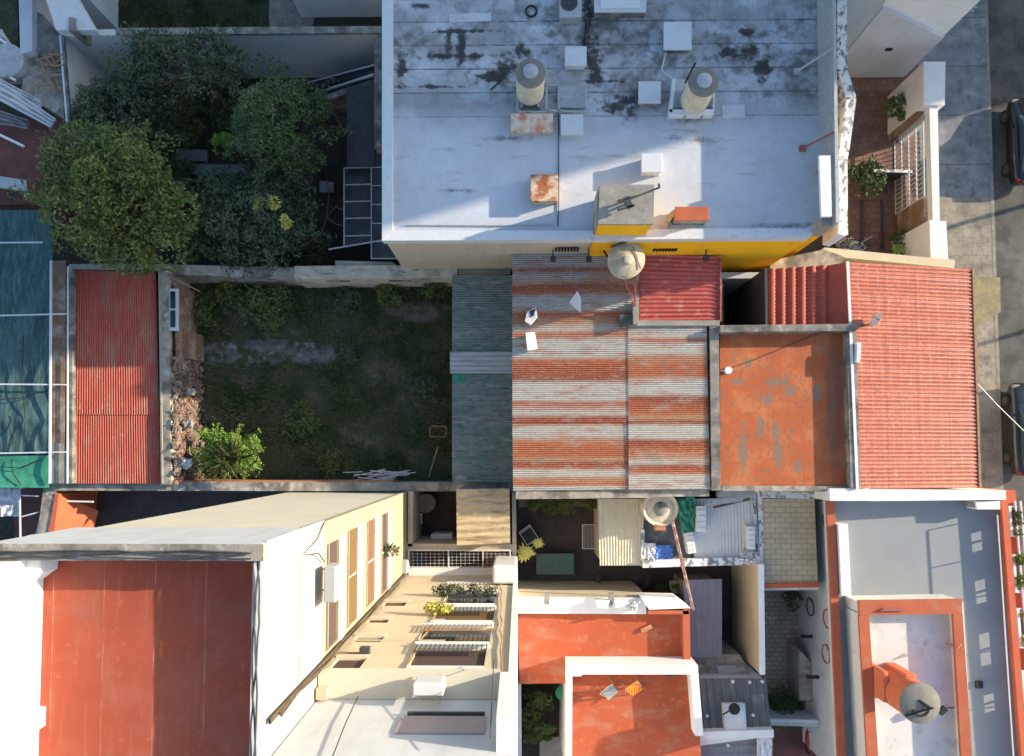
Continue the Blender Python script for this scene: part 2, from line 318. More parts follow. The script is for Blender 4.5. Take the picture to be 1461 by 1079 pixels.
M['corr_green'] = mat('green_corrugated', (.21, .24, .22), rough=.65, layers=[('n', (.08, .20, .15), 1.1, .46, .62, .6, (.8, 1.6, 1)), ('n', (.08, .09, .08), 3, .5, .66, .6, (.9, 1.8, 1)), ('n', (.36, .35, .33), 2.2, .55, .66, .7, (.7, 2.5, 1)), ('v', .12, 9, (.4, 4, 1))])
M['corr_plastic'] = mat('pale_plastic_strip', (.42, .44, .42), rough=.45, layers=[('n', (.22, .23, .22), 1.6, .5, .66, .7, (.5, 5, 1))])
M['corr_beige'] = mat('beige_corrugated', (.60, .54, .38), rough=.6, layers=[('v', .08, 3), ('n', (.42, .36, .26), 2, .55, .7, .5)])
M['corr_tan'] = mat('tan_aged_sheet', (.50, .38, .22), rough=.85, layers=[('v', .15, 4, (.5, 3, 1)), ('n', (.22, .16, .1), 2, .5, .66, .8, (.6, 4, 1)), ('n', (.62, .52, .36), 3, .56, .68, .6)])
M['corr_red'] = mat('red_corrugated', (.40, .078, .048), rough=.6, layers=[('v', .12, 2, (3, .5, 1)), ('n', (.36, .15, .1), 1.8, .48, .64, .8, (1.6, .4, 1)), ('n', (.62, .33, .22), 3.2, .6, .72, .45, (1.5, .8, 1)), ('n', (.2, .07, .05), 2, .6, .7, .6, (1.5, .5, 1))])
M['corr_pink'] = mat('maroon_corrugated', (.42, .095, .08), rough=.4, layers=[('v', .08, 2, (.5, 3, 1)), ('n', (.7, .42, .36), 3, .55, .7, .4)])
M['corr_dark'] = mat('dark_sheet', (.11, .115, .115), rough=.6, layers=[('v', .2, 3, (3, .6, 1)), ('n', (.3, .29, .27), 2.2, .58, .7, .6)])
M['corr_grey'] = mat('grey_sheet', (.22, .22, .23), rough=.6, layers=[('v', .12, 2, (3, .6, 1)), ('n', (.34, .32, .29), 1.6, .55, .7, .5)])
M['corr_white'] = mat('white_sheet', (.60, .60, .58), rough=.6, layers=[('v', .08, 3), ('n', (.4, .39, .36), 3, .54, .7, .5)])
M['tile_red'] = mat('glazed_red_tiles', (.42, .12, .068), rough=.36, spec=.6, layers=[('v', .16, 3.2), ('n', (.52, .17, .10), 5, .5, .7, .5), ('n', (.30, .075, .045), 2.6, .55, .7, .6), ('n', (.62, .36, .27), 9, .56, .68, .6), ('n', (.34, .13, .09), .8, .52, .66, .4), ('l', (.2, .05, .035), 'X', 1.31, .2, .05, .55, .4)])
M['tile_small'] = mat('red_barrel_tiles', (.40, .08, .045), rough=.5, layers=[('v', .15, 4), ('n', (.3, .08, .05), 2, .5, .7, .6)])
M['terrace'] = mat('worn_orange_terrace', (.43, .11, .038), rough=.85, layers=[('v', .1, 1), ('n', (.55, .21, .08), 1, .5, .64, .6), ('n', (.36, .12, .06), 2, .5, .66, .5), ('b', (.97, .95, .95), (.8, .72, .68), .27, .27, .006, .5),
    ('n', (.2, .14, .10), 2.1, .58, .66, .6, (1.7, .5, 1)), ('n', (.16, .11, .08), 8, .54, .64, .75, (1.3, .6, 1)), ('l', (.2, .07, .04), 'X', .78, .25, .012, .6, .2), ('s', (.20, .15, .115), [(1060, 640, 7, 40), (1085, 610, 6, 22), (1110, 650, 6, 30), (1095, 570, 9, 12), (1130, 560, 10, 10), (1110, 545, 16, 7), (1068, 520, 6, 9), (1165, 560, 7, 14), (1050, 545, 12, 6), (1138, 665, 5, 12), (1106, 615, 7, 16)], 5.0, .8, 3.0), ('s', (.17, .09, .06), [(1190, 580, 14, 110)], 5.0, .6, 1.6)], bump=.2)  # last ellipse paints the east parapet's shade as a dark strip
M['tank_orange'] = mat('orange_tank_paint', (.58, .15, .07), rough=.7, layers=[('v', .1, 3)], bump=.1)
M['paint_bone'] = mat('bone_stain_white', (.70, .70, .69), layers=[('n', (.10, .10, .095), 3.2, .5, .58, .85, (1.5, 1, 1)), ('n', (.4, .4, .38), 1.5, .5, .65, .5)], bump=.4)
M['leaf'] = mat('tree_leaves', (.085, .12, .028), rough=.65, layers=[('i', (.2, .2, .055), .75), ('n', (.045, .08, .02), 1.4, .45, .6, .6)])
M['leaf_grey'] = mat('dull_green_leaves', (.075, .105, .05), rough=.7, layers=[('i', (.12, .13, .075), .7), ('n', (.03, .05, .025), 1.5, .45, .6, .6)])
M['leaf_dark'] = mat('dark_leaves', (.05, .085, .025), rough=.6, layers=[('i', (.12, .15, .05), .7)])
M['leaf_lime'] = mat('lime_leaves', (.11, .20, .025), rough=.6, layers=[('i', (.24, .33, .06), .8), ('n', (.08, .15, .02), 2, .5, .65, .5)])
M['leaf_yel'] = mat('yellow_leaves', (.45, .42, .08), rough=.6, layers=[('i', (.6, .55, .15), .8)])
M['frond'] = mat('olive_fronds', (.11, .13, .045), rough=.6, layers=[('i', (.2, .2, .08), .7)])
M['bark'] = mat('bark', (.10, .075, .05), layers=[('v', .3, 6)], bump=.6)
M['net'] = mat('teal_shade_net', (.05, .105, .105), rough=.9, layers=[('v', .35, 5, (5, .5, 1)), ('v', .2, 1.2), ('n', (.13, .24, .23), 2.2, .5, .66, .6, (6, .6, 1)), ('n', (.02, .06, .07), 1.1, .56, .66, .7, (2, .4, 1))], bump=.7, bscale=9, bvec=(4, .6, 1))
M['net_green'] = mat('green_shade_net', (.05, .26, .16), rough=.9, layers=[('v', .3, 3)], bump=.6, bscale=12)
M['cloth_white'] = mat('crumpled_white_sheet', (.62, .62, .62), rough=.7, layers=[('v', .15, 5), ('n', (.3, .3, .32), 3, .5, .65, .6)], bump=1, bscale=6)
M['blue'] = mat('blue_plastic', (.08, .18, .5), rough=.4)
M['teal'] = mat('blue_green_plastic', (.07, .13, .115), rough=.5, layers=[('v', .1, 3)])
M['wood'] = mat('painted_wood', (.33, .2, .11), layers=[('v', .2, 4)], bump=.2)
M['wood_red'] = mat('red_brown_metal', (.33, .10, .08), rough=.7, layers=[('v', .2, 6), ('n', (.5, .4, .36), 4, .58, .68, .6)])
M['mast'] = mat('rusty_pink_steel', (.30, .14, .11), rough=.8, layers=[('v', .3, 8), ('n', (.5, .45, .4), 5, .5, .6, .8)])
M['bright_stick'] = mat('pale_sticks', (.5, .47, .45), layers=[('v', .2, 6)])
M['car_dark'] = mat('dark_car_paint', (.02, .025, .03), rough=.2, spec=.7)
M['car_black'] = mat('black_car_paint', (.012, .013, .015), rough=.15, spec=.7)
M['car_roof'] = mat('silver_roof', (.32, .35, .38), rough=.3, metal=.4)
M['wind'] = mat('car_glass', (.03, .06, .08), rough=.06, spec=.8)
M['tail'] = mat('red_lamp', (.3, .015, .015), rough=.2)
M['clear'] = mat('clear_lamp', (.25, .26, .28), rough=.2)
M['tyre'] = mat('tyre', (.02, .02, .02), rough=.9)
M['orange_cloth'] = mat('orange_striped_cloth', (.75, .3, .03), layers=[('l', (.6, .08, .03), 'X', .09, 0, .022, 1, 0)])
M['terracotta'] = mat('terracotta', (.45, .2, .11), layers=[('v', .15, 6)])
M['brown_shade'] = mat('brown_blind', (.085, .055, .048), layers=[('v', .15, 6, (1, 1, 8))], bump=.3)
M['ochre_blind'] = mat('ochre_blind', (.15, .09, .035), layers=[('v', .12, 6)])
M['orange_door'] = mat('orange_brown_door', (.17, .085, .045), layers=[('v', .12, 5)])
M['pink_wall'] = mat('mauve_panel', (.37, .31, .30), layers=[('v', .06, 2)])
M['brick'] = mat('loose_brick', (.24, .12, .08), layers=[('v', .3, 6), ('i', (.36, .30, .24), .9), ('n', (.08, .08, .06), 1.5, .48, .6, .8)], bump=.4)

# ------------------------------------------------------------------ the ground
struct('ground', MB().add([(-90, -90, -.02), (90, -90, -.02), (90, 120, -.02), (-90, 120, -.02)], [(0, 1, 2, 3)]), M['earth'])
g = W(1345, 0, 0).x; k = W(1413, 400, 0.1).x; k0 = W(1406, 60, .1).x
def flat(px, z=0.0): 
    m = MB(); m.add([W(p[0], p[1], z) for p in px][::-1], [tuple(range(len(px)))]); return m
sw = MB().prismw([(g-1.3, -30), (k+.15, -30), (k+.15, 11.5), (g-1.3, 11.5)], .12, -.02); struct('sidewalk', sw, M['tan_slab'])
sw = MB().prismw([(g-1.3, 11.5), (k+.15, 11.5), (k+.1, 40), (g-1.3, 40)], .12, -.02); struct('sidewalk', sw, M['conc_slab'])  # northern stretch: its shade is put into the slab colour
kb = MB().prismw([(k+.15, -30), (k+.30, -30), (k+.25, 40), (k+.10, 40)], .125, -.02); struct('kerb', kb, M['kerb'])
rd = MB().add([(k+.3, -60, .0), (k+9, -60, 0), (k+9, 60, 0), (k+.25, 60, 0)], [(0, 1, 2, 3)]); struct('road', rd, M['asphalt'])
struct('sidewalk', MB().prismw([(k+9, -60), (k+12, -60), (k+12, 60), (k+9, 60)], .12, -.02), M['tan_slab'])
struct('driveway_ramp', flat([(1384, 394), (1427, 396), (1428, 445), (1386, 470)], .128), M['yellow_ramp'])
ZG = 1.2
struct('yard_soil', MB().prism([(238, 390), (655, 390), (655, 695), (238, 695)], ZG, 0), M['lawn'])
struct('back_garden_soil', flat([(110, 90), (560, 90), (560, 400), (60, 400)], -.01), M['earth'])
struct('top_lawn', flat([(140, -60), (384, -60), (384, 60), (140, 60)], .0), M['lawn'])
struct('garden_path', flat([(384, -60), (470, -60), (440, 60), (384, 60)], .004), M['tan_slab'])
struct('front_patio', flat([(1200, 90), (1322, 90), (1322, 380), (1200, 380)], .10), M['patio_brown'])
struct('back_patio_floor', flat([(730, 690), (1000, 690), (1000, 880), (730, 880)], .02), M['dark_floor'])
struct('side_path', flat([(1080, 830), (1150, 830), (1150, 1035), (1080, 1035)], .02), M['stone_path'])
struct('side_path', flat([(1080, 1035), (1165, 1035), (1170, 1120), (1080, 1120)], .02), M['dark_red_floor'])
# bare worn patch of ground
pp = [(275, 492), (330, 486), (400, 484), (470, 492), (492, 505), (470, 522), (400, 520), (350, 528), (290, 520), (268, 508)]
struct('bare_ground_patch', flat(pp, ZG+.012), mat('grey_dirt', (.13, .12, .11), layers=[('v', .3, 3), ('n', (.04, .055, .02), 1.6, .45, .58, .95), ('n', (.25, .24, .23), 3, .55, .66, .7)], bump=.5))
pp = [(540, 430), (620, 428), (645, 440), (640, 470), (560, 455)]
struct('bare_ground_patch', flat(pp, ZG+.012), mat('brown_dirt', (.13, .095, .07), layers=[('v', .3, 3), ('n', (.04, .055, .02), 1.6, .45, .58, .95)], bump=.5))

# ------------------------------------------------------------------ foliage tools
def leafcloud(mb, pts, size, up=.6):
    for p in pts:
        n = Vector((random.gauss(0, 1), random.gauss(0, 1), abs(random.gauss(0, 1))+up)).normalized()
        a = n.orthogonal().normalized(); a = Quaternion(n, random.uniform(0, 6.28)) @ a; b = n.cross(a)
        s = size*random.uniform(.6, 1.35); l = a*s; wd = b*s*.42
        mb.add([p-l, p+wd+n*s*.12, p+l, p-wd+n*s*.12], [(0, 1, 2, 3)])
def crown_pts(c, rx, ry, rz, n, lumps=22, lr=.42, hollow=.55):
    L = []
    for i in range(lumps):
        d = Vector((random.gauss(0, 1), random.gauss(0, 1), random.gauss(.35, .8))).normalized()
        q = random.uniform(.45, .8); L.append((Vector((d.x*rx*q, d.y*ry*q, d.z*rz*q)), random.uniform(.6, 1.15)*lr))
    out = []; tw = []
    for i in range(26):
        d = Vector((random.gauss(0, 1), random.gauss(0, 1), random.gauss(.2, .4))).normalized(); tw.append((d, random.uniform(.9, 1.22)))
    while len(out) < n:
        if random.random() < .09:
            d, e_ = random.choice(tw); q = random.uniform(.6, e_); j = Vector((random.gauss(0, 1), random.gauss(0, 1), random.gauss(0, 1)))*.045*rx
            out.append(Vector(c)+Vector((d.x*rx, d.y*ry, d.z*rz))*q+j); continue
        lc, r = random.choice(L)
        d = Vector((random.gauss(0, 1), random.gauss(0, 1), random.gauss(.25, 1))).normalized()*random.uniform(hollow, 1)**.5
        p = lc+Vector((d.x*rx, d.y*ry, d.z*rz))*r
        if mnoise.noise((p+Vector(c))*1.9) < -.18 and random.random() < .88: continue
        out.append(Vector(c)+p)
    return out
def tree(name, label, px, py, zc, r, rz, n, leaf, lm, group=None, ry=None, lumps=22, lr=.42, cat='tree'):
    """px,py: where the crown's centre shows; r in pixels"""
    c = W(px, py, zc); rr = r*S(zc); ry = (ry or r)*S(zc)
    t = thing(name, label, cat, (c.x, c.y, 0), group)
    m = MB(); leafcloud(m, crown_pts(c, rr, ry, rz, n, lumps, lr), leaf); m.build('crown', lm, t)
    tr = MB(); th = max(.04, rr*.07)
    tr.tube([(c.x+.1, c.y, -.02), (c.x, c.y+.05, zc*.4), (c.x, c.y, zc-rz*.4)], [th*1.4, th, th*.7], 8)
    for k_ in range(7):
        a = k_*.9+random.random(); q = random.uniform(.5, .8)
        e = Vector((c.x+math.cos(a)*rr*q, c.y+math.sin(a)*ry*q, zc+rz*random.uniform(0, .4)))
        s0 = Vector((c.x, c.y, zc-rz*random.uniform(.4, .7))); tr.tube([s0, s0.lerp(e, .5)+Vector((0, 0, rz*.1)), e], [th*.6, th*.4, th*.15], 6)
    tr.build('trunk', M['bark'], t); return t
def rosette(name, label, px, py, z, r, n, lm, group=None, arch=.5, wl=.16):
    c = W(px, py, z); t = thing(name, label, 'plant', (c.x, c.y, 0), group); m = MB(); rr = r*S(z)
    for i in range(n):
        a = 6.283*i/n+random.uniform(-.2, .2); L_ = rr*random.uniform(.7, 1.1); el = random.uniform(.1, .9)
        d = Vector((math.cos(a), math.sin(a), 0)); sd_ = Vector((-d.y, d.x, 0))*rr*wl
        prev = None
        for k_ in range(5):
            s_ = k_/4; p = c+d*L_*s_*math.cos(el*(1-s_*.5))+Vector((0, 0, L_*arch*(math.sin(el+.5)*s_-s_*s_*.9)))
            ww = sd_*(math.sin(math.pi*min(.98, .12+s_*.86)))
            cur = (p-ww, p+ww)
            if prev: m.add([prev[0], prev[1], cur[1], cur[0]], [(0, 1, 2, 3)])
            prev = cur
    m.build('leaves', lm, t)
    MB().tube([(c.x, c.y, 0), (c.x, c.y, z)], .03, 6).build('stem', M['bark'], t); return t

# corrugated sheet: px corners (tl,tr,br,bl) with z each; ripple along 'v' (ridges run left-right) or 'u'
def corr(px, zs, pitch, amp, ridge='u', shape='sin', t=.012, mb=None):
    P = [W(p[0], p[1], z) for p, z in zip(px, zs)]
    lu = (P[1]-P[0]).length; lv = (P[3]-P[0]).length
    def f(u, v):
        p = P[0].lerp(P[1], u).lerp(P[3].lerp(P[2], u), v); q = (v*lv if ridge == 'u' else u*lu)/pitch
        if shape == 'sin': h = math.sin(q*2*math.pi)*amp
        else:
            fr = q % 1; h = amp if fr < .22 else 0
            if shape == 'rib2': h = amp if (fr < .14) else (0 if fr > .2 else amp*(.2-fr)/.06)
        return p+Vector((0, 0, h))
    m = mb or MB()
    if ridge == 'u': nu, nv = 6, int(lv/pitch*6)
    else: nu, nv = int(lu/pitch*6), 6
    m.slab(f, nu, nv, t); return m

# writing-free far building across the street, beyond the frame: it throws the long shade over the north
zB = 7.0; e1, e2 = W(796, 256, zB), W(545, 330, zB); sl = (e1.y-e2.y)/(e1.x-e2.x)
xB = 37.0; yB = e1.y+math.tan(R(AZ))*(xB+11-e1.x)
bt = thing('apartment_block', 'tall plain apartment block across the street, beyond the east edge', 'building', (xB+5, yB+16, 0))
MB().boxw(xB, yB, -.02, xB+11, yB+34, 27).build('wall', M['beige_wall'], bt)
MB().boxw(xB-.1, yB-.0, 27, xB+11.1, yB+34.1, 27.4).build('roof', M['concrete'], bt)
for fl in range(8):
    for q in range(6):
        fr = MB().boxw(xB-.06, yB+2+q*5.2, 1.2+fl*3.2, xB-.003, yB+4+q*5.2, 2.8+fl*3.2).build('window', M['dark_glass'], bt)
# ================================================================== YELLOW HOUSE (north-east centre)
ZY = 7.0
A = W(545, 343, ZY); Bp = W(1192, 340, ZY)
yh = thing('yellow_house', 'two-storey house with flat white stained roof and yellow south wall', 'house', (A.x+8, A.y+6, 0))
P = [W(546, -70, ZY), W(1190, -70, ZY), W(1196, 316, ZY), W(1172, 318, ZY), W(1153, 337, ZY), W(546, 342, ZY)]
body = [(p.x, p.y) for p in P]
MB().prismw(body, ZY, 6.8).build('roof', M['membrane'], yh)
body2 = [(p.x, p.y) for p in [W(548, -70, ZY), W(1188, -70, ZY), W(1193, 318, ZY), W(1171, 320, ZY), W(1152, 338.5, ZY), W(740, 341, ZY), W(548, 341, ZY)]]
MB().prismw(body2, 6.8, -.02).build('wall', M['tan_wall'], yh)
# yellow coat of the south wall: a thin coat standing 3 cm proud
yc = MB(); q1, q2 = W(846, 343, ZY), W(1153, 338.6, ZY); q3, q4 = W(1172, 319.5, ZY), W(1196, 316, ZY)
yc.prismw([(q1.x, q1.y-.05), (q2.x, q2.y-.05), (q3.x, q3.y-.05), (q4.x+.03, q4.y-.05), (q4.x+.03, q4.y+.02), (q3.x, q3.y+.02), (q2.x, q2.y+.02), (q1.x, q1.y+.02)], 6.78, 2.5)
yc.build('painted_wall', M['yellow_wall'], yh)
# parapets / rims
MB().prism([(545, -70), (560, -70), (560, 328), (545, 343)], ZY+.16, ZY-.3).build('parapet', M['white_metal'], yh)
MB().prism([(545, 343.5), (560, 329), (860, 329), (1010, 326), (1152, 326), (1171, 309), (1186, 309), (1172, 321), (1154, 339.5), (860, 342)], ZY+.14, ZY-.25).build('parapet', M['white_metal'], yh)
MB().prism([(1187, -70), (1191, -70), (1198, 318), (1193, 318)], ZY+1.27, ZY-.2).build('parapet', M['galv'], yh)
MB().prism([(1169, 222), (1185, 222), (1187, 309), (1172, 309)], ZY+1.25, ZY+1.12).build('coping', M['white_wall'], yh); 
for y_ in (226, 304): MB().prism([(1179, y_-2), (1184, y_-2), (1184, y_+2), (1179, y_+2)], ZY+1.119, ZY-.01).build('coping_post', M['galv'], yh)
MB().prism([(1171, 310), (1188, 310), (1190, 322), (1173, 322)], ZY+1.0, ZY-.2).build('parapet_end', M['concrete'], yh)
# vent slots and floodlights in the south wall
for x0, n, zz in ((792, 8, 5.9), (932, 8, 5.9)):
    q = W(x0, 352, zz)
    for i in range(n):
        m = MB(); m.boxw(q.x+i*.115, A.y-.1, zz-.12, q.x+i*.115+.075, A.y-.0, zz+.12); m.build('vent_slot', M['black'], yh)
for x0 in (789, 840, 1007):
    q = W(x0, 356, 5.7); m = MB(); m.boxw(q.x-.1, A.y-.45, 5.62, q.x+.1, A.y-.25, 5.78); m.bar((q.x, A.y, 5.75), (q.x, A.y-.3, 5.7), .05)
    f = m.build('floodlight', M['dark_metal'], yh)
# chimney-like block
ch = thing('stair_block', 'grey concrete topped block with yellow south face on the white roof edge', 'roof block', W(893, 330, ZY))
zc = 8.55
MB().prism([(857, 265), (932, 265), (931, 318), (855, 318)], zc-.03, 6.9).build('wall', M['yellow_wall'], ch)
MB().prism([(855.5, 263.5), (933.5, 263.5), (932.5, 320), (853.5, 320)], zc, zc-.12).build('top', M['concrete'], ch)
q = W(852, 300, zc)
MB().prism([(853.8, 265), (856.8, 265), (854.8, 318), (851.8, 318)], zc-.13, 6.95).build('side_panel', M['old_wall'], ch)
an = MB(); a_, b_ = W(884, 290, zc+.25), W(940, 268, zc+.25)
an.bar(a_, b_, .05); an.bar(W(881, 287, zc+.25), W(908, 280, zc+.25), .06); an.bar(W(881, 300, zc+.25), W(906, 293, zc+.25), .06)  # dark bars draw a TV antenna's cast shadow; the tube below is a pipe
an.bar(W(893, 284, zc+.25), W(900, 297, zc+.25), .22, .06); an.tube([b_, b_+Vector((0, 0, .1)), W(940, 263, zc+.3)], .04, 6); an.bar(W(893, 292, zc), W(893, 292, zc+.25), .05)
tag(an.build('aerial_shadow', M['dark_metal']), 'dark H-shaped bars standing in for a cast shadow on the grey block top', 'shadow bars')
# roof pieces ---------------------------------------------------------------
def capbox(name, label, cat, r, h, top, wallm, lip=2, z0=ZY, group=None, **kw):
    x0, y0, x1, y1 = r; z = z0+h
    c = W((x0+x1)/2, (y0+y1)/2, z); t = thing(name, label, cat, (c.x, c.y, z0), group)
    MB().bx(x0+lip, y0+lip, x1-lip, y1-lip, z-.05, z0-.05).build('box', wallm, t)
    MB().bx(x0, y0, x1, y1, z, z-.07).build('cap', top, t, bevel=.012); return t
G = 'small vent boxes on the white roof'
capbox('skylight', 'largest square white hatch near the top of the stained roof', 'roof hatch', (947, 31, 987, 71), .35, M['white_metal'], M['old_dark'], group=G)
capbox('vent_box', 'small square white vent box beside the long black mould streak', 'vent', (806, 66, 837, 94), .4, M['white_metal'], M['white_wall'], group=G)
capbox('vent_box', 'square white vent box left of the second roof tank', 'vent', (911, 116, 943, 147), .4, M['white_metal'], M['old_dark'], group=G)
capbox('vent_box', 'pale flat vent box right of the rust-stained cream panel', 'vent', (800, 163, 832, 192), .3, M['white_metal'], M['white_wall'], group=G)
capbox('vent_box', 'white dome-topped vent box just above the grey concrete block', 'vent', (915, 219, 945, 246), .5, M['white_metal'], M['white_wall'], group=G)
capbox('vent_box', 'low stained vent box between the first tank and the black mould', 'vent', (797, 122, 836, 154), .12, M['galv'], M['old_dark'], group=G)
sk = capbox('skylight', 'big white open-topped hatch cut by the top edge of the roof', 'roof hatch', (848, -30, 922, 17), .45, M['white_metal'], M['old_dark'], lip=1)
MB().bx(857, -20, 913, 11, ZY+.50, ZY+.451).build('pane', M['white_plastic'], sk)
ac = capbox('air_conditioner', 'grey air conditioner with round fan at the top of the roof', 'air conditioner', (798, -8, 830, 25), .5, M['galv'], M['galv'], lip=1)
c = W(812, 4, ZY+.5); MB().lathe((c.x, c.y), [(.3, ZY+.505), (.3, ZY+.53)], 24).build('fan', M['dark_metal'], ac)
m = MB(); c = W(758, 16, ZY+.03)
for i in range(24):
    a0, a1 = i*6.283/24, (i+1)*6.283/24; m.bar((c.x+.2*math.cos(a0), c.y+.2*math.sin(a0), c.z), (c.x+.2*math.cos(a1), c.y+.2*math.sin(a1), c.z), .05, .05)
tag(m.build('ring', M['black']), 'thin black ring lying on the white roof', 'ring')
def oldbox(name, label, r, h, topm, sidem, panel=None):
    x0, y0, x1, y1 = r; z = ZY+h; c = W((x0+x1)/2, (y0+y1)/2, z); t = thing(name, label, 'roof box', (c.x, c.y, ZY))
    MB().bx(x0+1, y0+1, x1-1, y1-1, z-.04, ZY-.05).build('box', sidem, t); MB().bx(x0, y0, x1, y1, z, z-.05).build('top', topm, t, bevel=.01); return t
oldbox('metal_box', 'rusty metal box on the white roof left of the grey block', (757, 249, 796, 287), .45, M['rusty'], M['rusty'])
t = oldbox('metal_box', 'long cream panel box with a red rust stain below the first tank', (729, 162, 789, 188), .3, M['rusty_light'], M['rusty_light'])
t = oldbox('metal_box', 'orange-red painted box right of the grey concrete block', (963, 295, 1011, 315), .6, M['orange_trim'], M['old_wall'])
m = MB(); m.bar(W(962, 302, 7.25), W(952, 316, 7.1), .18, .3); m.bar(W(953, 318, 7.05), W(952, 333, 7.05), .04); m.bar(W(952, 333, 7.06), W(922, 332, 7.06), .05)
tag(m.build('drain_pipe', M['tank_lid']), 'short cream drain pipe at the left end of the orange box', 'pipe')
# cables and seams
m = MB(); m.tube([W(797, 155, 7.03), W(797, 200, 7.03), W(797, 287, 7.03), W(796, 322, 7.03)], .02, 5)
tag(m.build('cable', M['dark_metal']), 'thin dark cable running down the white roof past the rusty box', 'cable')
for (a_, b_), l_ in ((((1145, 212), (1189, 189)), 'rust-red brace leaning on the roof parapet, the lower of two'), (((1137, 102), (1189, 69)), 'grey steel brace leaning on the roof parapet, the upper of two')):
    m = MB(); p = W(*a_, 7.02); q = W(*b_, ZY+1.2); m.tube([p, q], .04, 6); m.boxw(p.x-.12, p.y-.12, 6.99, p.x+.12, p.y+.12, 7.05)
    tag(m.build('roof_brace', M['wood_red'] if 'rust' in l_ else M['galv']), l_, 'brace', 'braces behind the roof parapet')
def blob(px, n=10, seed=0):
    rnd = random.Random(seed); out = []
    for i in range(len(px)):
        a, b = Vector(px[i]), Vector(px[(i+1) % len(px)])
        for k_ in range(n):
            p = a.lerp(b, k_/n); out.append((p.x+rnd.uniform(-2, 2), p.y+rnd.uniform(-2, 2)))
    return out
# roof water tanks
def roof_tank(label, px, py, zt, r, fx):
    c = W(px, py, zt); rr = r*S(zt); t = thing('water_tank', label, 'water tank', (c.x, c.y, ZY), 'ribbed water tanks on the white roof')
    prof = []; z0 = ZY+.25; n = 5
    for i in range(n):
        a = z0+(zt-z0)*i/n; b = z0+(zt-z0)*(i+1)/n; prof += [(rr*.93, a), (rr*.97, a+(b-a)*.3), (rr*.97, a+(b-a)*.7), (rr*.93, b-.005)]
    MB().lathe((c.x, c.y), prof, 40).build('tank_body', M['tank_cream'], t)
    MB().lathe((c.x, c.y), [(rr, zt-.06), (rr*1.02, zt-.03), (rr*.98, zt+.02), (rr*.55, zt+.07)], 40).build('rim', M['tank_grey'], t)
    MB().lathe((c.x, c.y), [(rr*.5, zt+.06), (rr*.5, zt+.12), (rr*.3, zt+.15)], 32).build('lid', M['galv'], t)
    m = MB(); 
    for sx in (-1, 1):
        m.bar((c.x+sx*rr*.6, c.y-rr, ZY+.12), (c.x+sx*rr*.6, c.y+rr, ZY+.12), .1, .26)
    m.build('stand', M['galv'], t)
    return t
roof_tank('left grey ribbed water tank on the white roof, above the rusty panel', 757, 104, 8.6, 22, 0)
roof_tank('right grey ribbed water tank on the white roof inside a white tray', 1004, 117, 8.6, 22, 0)
m = MB()
for a_, b_ in (((738, 118), (738, 160)), ((780, 118), (780, 160)), ((738, 160), (780, 160)), ((726, 122), (738, 122)), ((780, 122), (797, 122)), ((797, 122), (797, 160)), ((836, 122), (836, 158)), ((780, 158), (838, 160))):
    m.bar(W(*a_, 7.3), W(*b_, 7.3), .06); m.bar(W(*a_, 7.0), W(*a_, 7.3), .05)
tag(m.build('pipe_railing', M['galv']), 'steel pipe frame around the left roof tank', 'pipe frame')
t = thing('tank_tray', 'white rectangular tray under the right ribbed water tank', 'tray', W(990, 145, ZY))
MB().prism([(962, 112), (1015, 118), (1018, 152), (958, 154)], 7.04, 6.99).build('tray_floor', M['grey_wall'], t)
m = MB(); m.wall((962, 112), (957, 160), 7.3, 7, .12); m.wall((955, 160), (1018, 160), 7.3, 7, .2); m.wall((1018, 158), (1020, 118), 7.25, 7, .06); m.build('rim', M['white_wall'], t)
m = MB(); m.tube([W(978, 118, 7.4), W(992, 90, 8.2)], .035, 6); tag(m.build('pipe', M['black']), 'black pipe leaning against the right ribbed water tank', 'pipe')
# stained balcony parapet on the street side
t = thing('balcony_parapet', 'white mould-stained balcony parapet bowing out on the house street side', 'parapet', W(1205, 200, 0))
m = MB(); z = 6.6
pts = [(1201, -70), (1202, 100), (1215, 140), (1205, 213), (1202, 228), (1203, 335)]
for a_, b_ in zip(pts, pts[1:]): m.wall(a_, b_, z, z-1.1, .36)
m.build('parapet_wall', M['paint_bone'], t)
MB().prism([(1190, 100), (1199, 100), (1212, 140), (1203, 213), (1194, 213)], 5.6, 5.45).build('balcony_floor', M['grey_floor'], t)
MB().prism([(1197, 317), (1209, 320), (1206, 337), (1196, 334)], 6.75, 5.4).build('post', M['white_wall'], t)

# ================================================================== NORTH-EAST TALL BUILDING
t = thing('white_building', 'tall off-white building with blank south wall in the upper right corner', 'building', (W(1290, 117, 0).x-2, W(1290, 117, 0).y+8, 0))
se = W(1286, 112, 0); sw_ = W(1205, 112, 0)
MB().boxw(sw_.x-.9, se.y+.15, -.02, se.x+.10, se.y+22, 15.5).build('wall', M['white_wall'], t)
c1 = W(1208, 48, 3.5)
m = MB(); m.prismw([(sw_.x-.9, se.y), (se.x+.04, se.y), (se.x+.04, se.y+.149), (sw_.x-.9, se.y+.149)], [5.2, 3.2, 3.2, 5.2], -.02); m.build('lower_render', M['grey_wall'], t)
q = W(1261, 82, 2.0); MB().boxw(q.x-.13, se.y-.06, 2.35, q.x+.13, se.y-.005, 2.5).build('vent', M['black'], t)
tag(MB().tube([(se.x-6, se.y-.12, 8.8), (se.x-3, se.y-.12, 6.6), (se.x, se.y-.12, 5.4)], .014, 5).build('cable', M['grey_wall']), 'upper thin grey cable crossing the blank off-white wall', 'cable', 'cables on the blank wall')
tag(MB().tube([(se.x-6, se.y-.12, 7.8), (se.x-3, se.y-.12, 6.0), (se.x, se.y-.12, 5.2)], .014, 5).build('cable', M['grey_wall']), 'lower thin grey cable crossing the blank off-white wall', 'cable', 'cables on the blank wall')

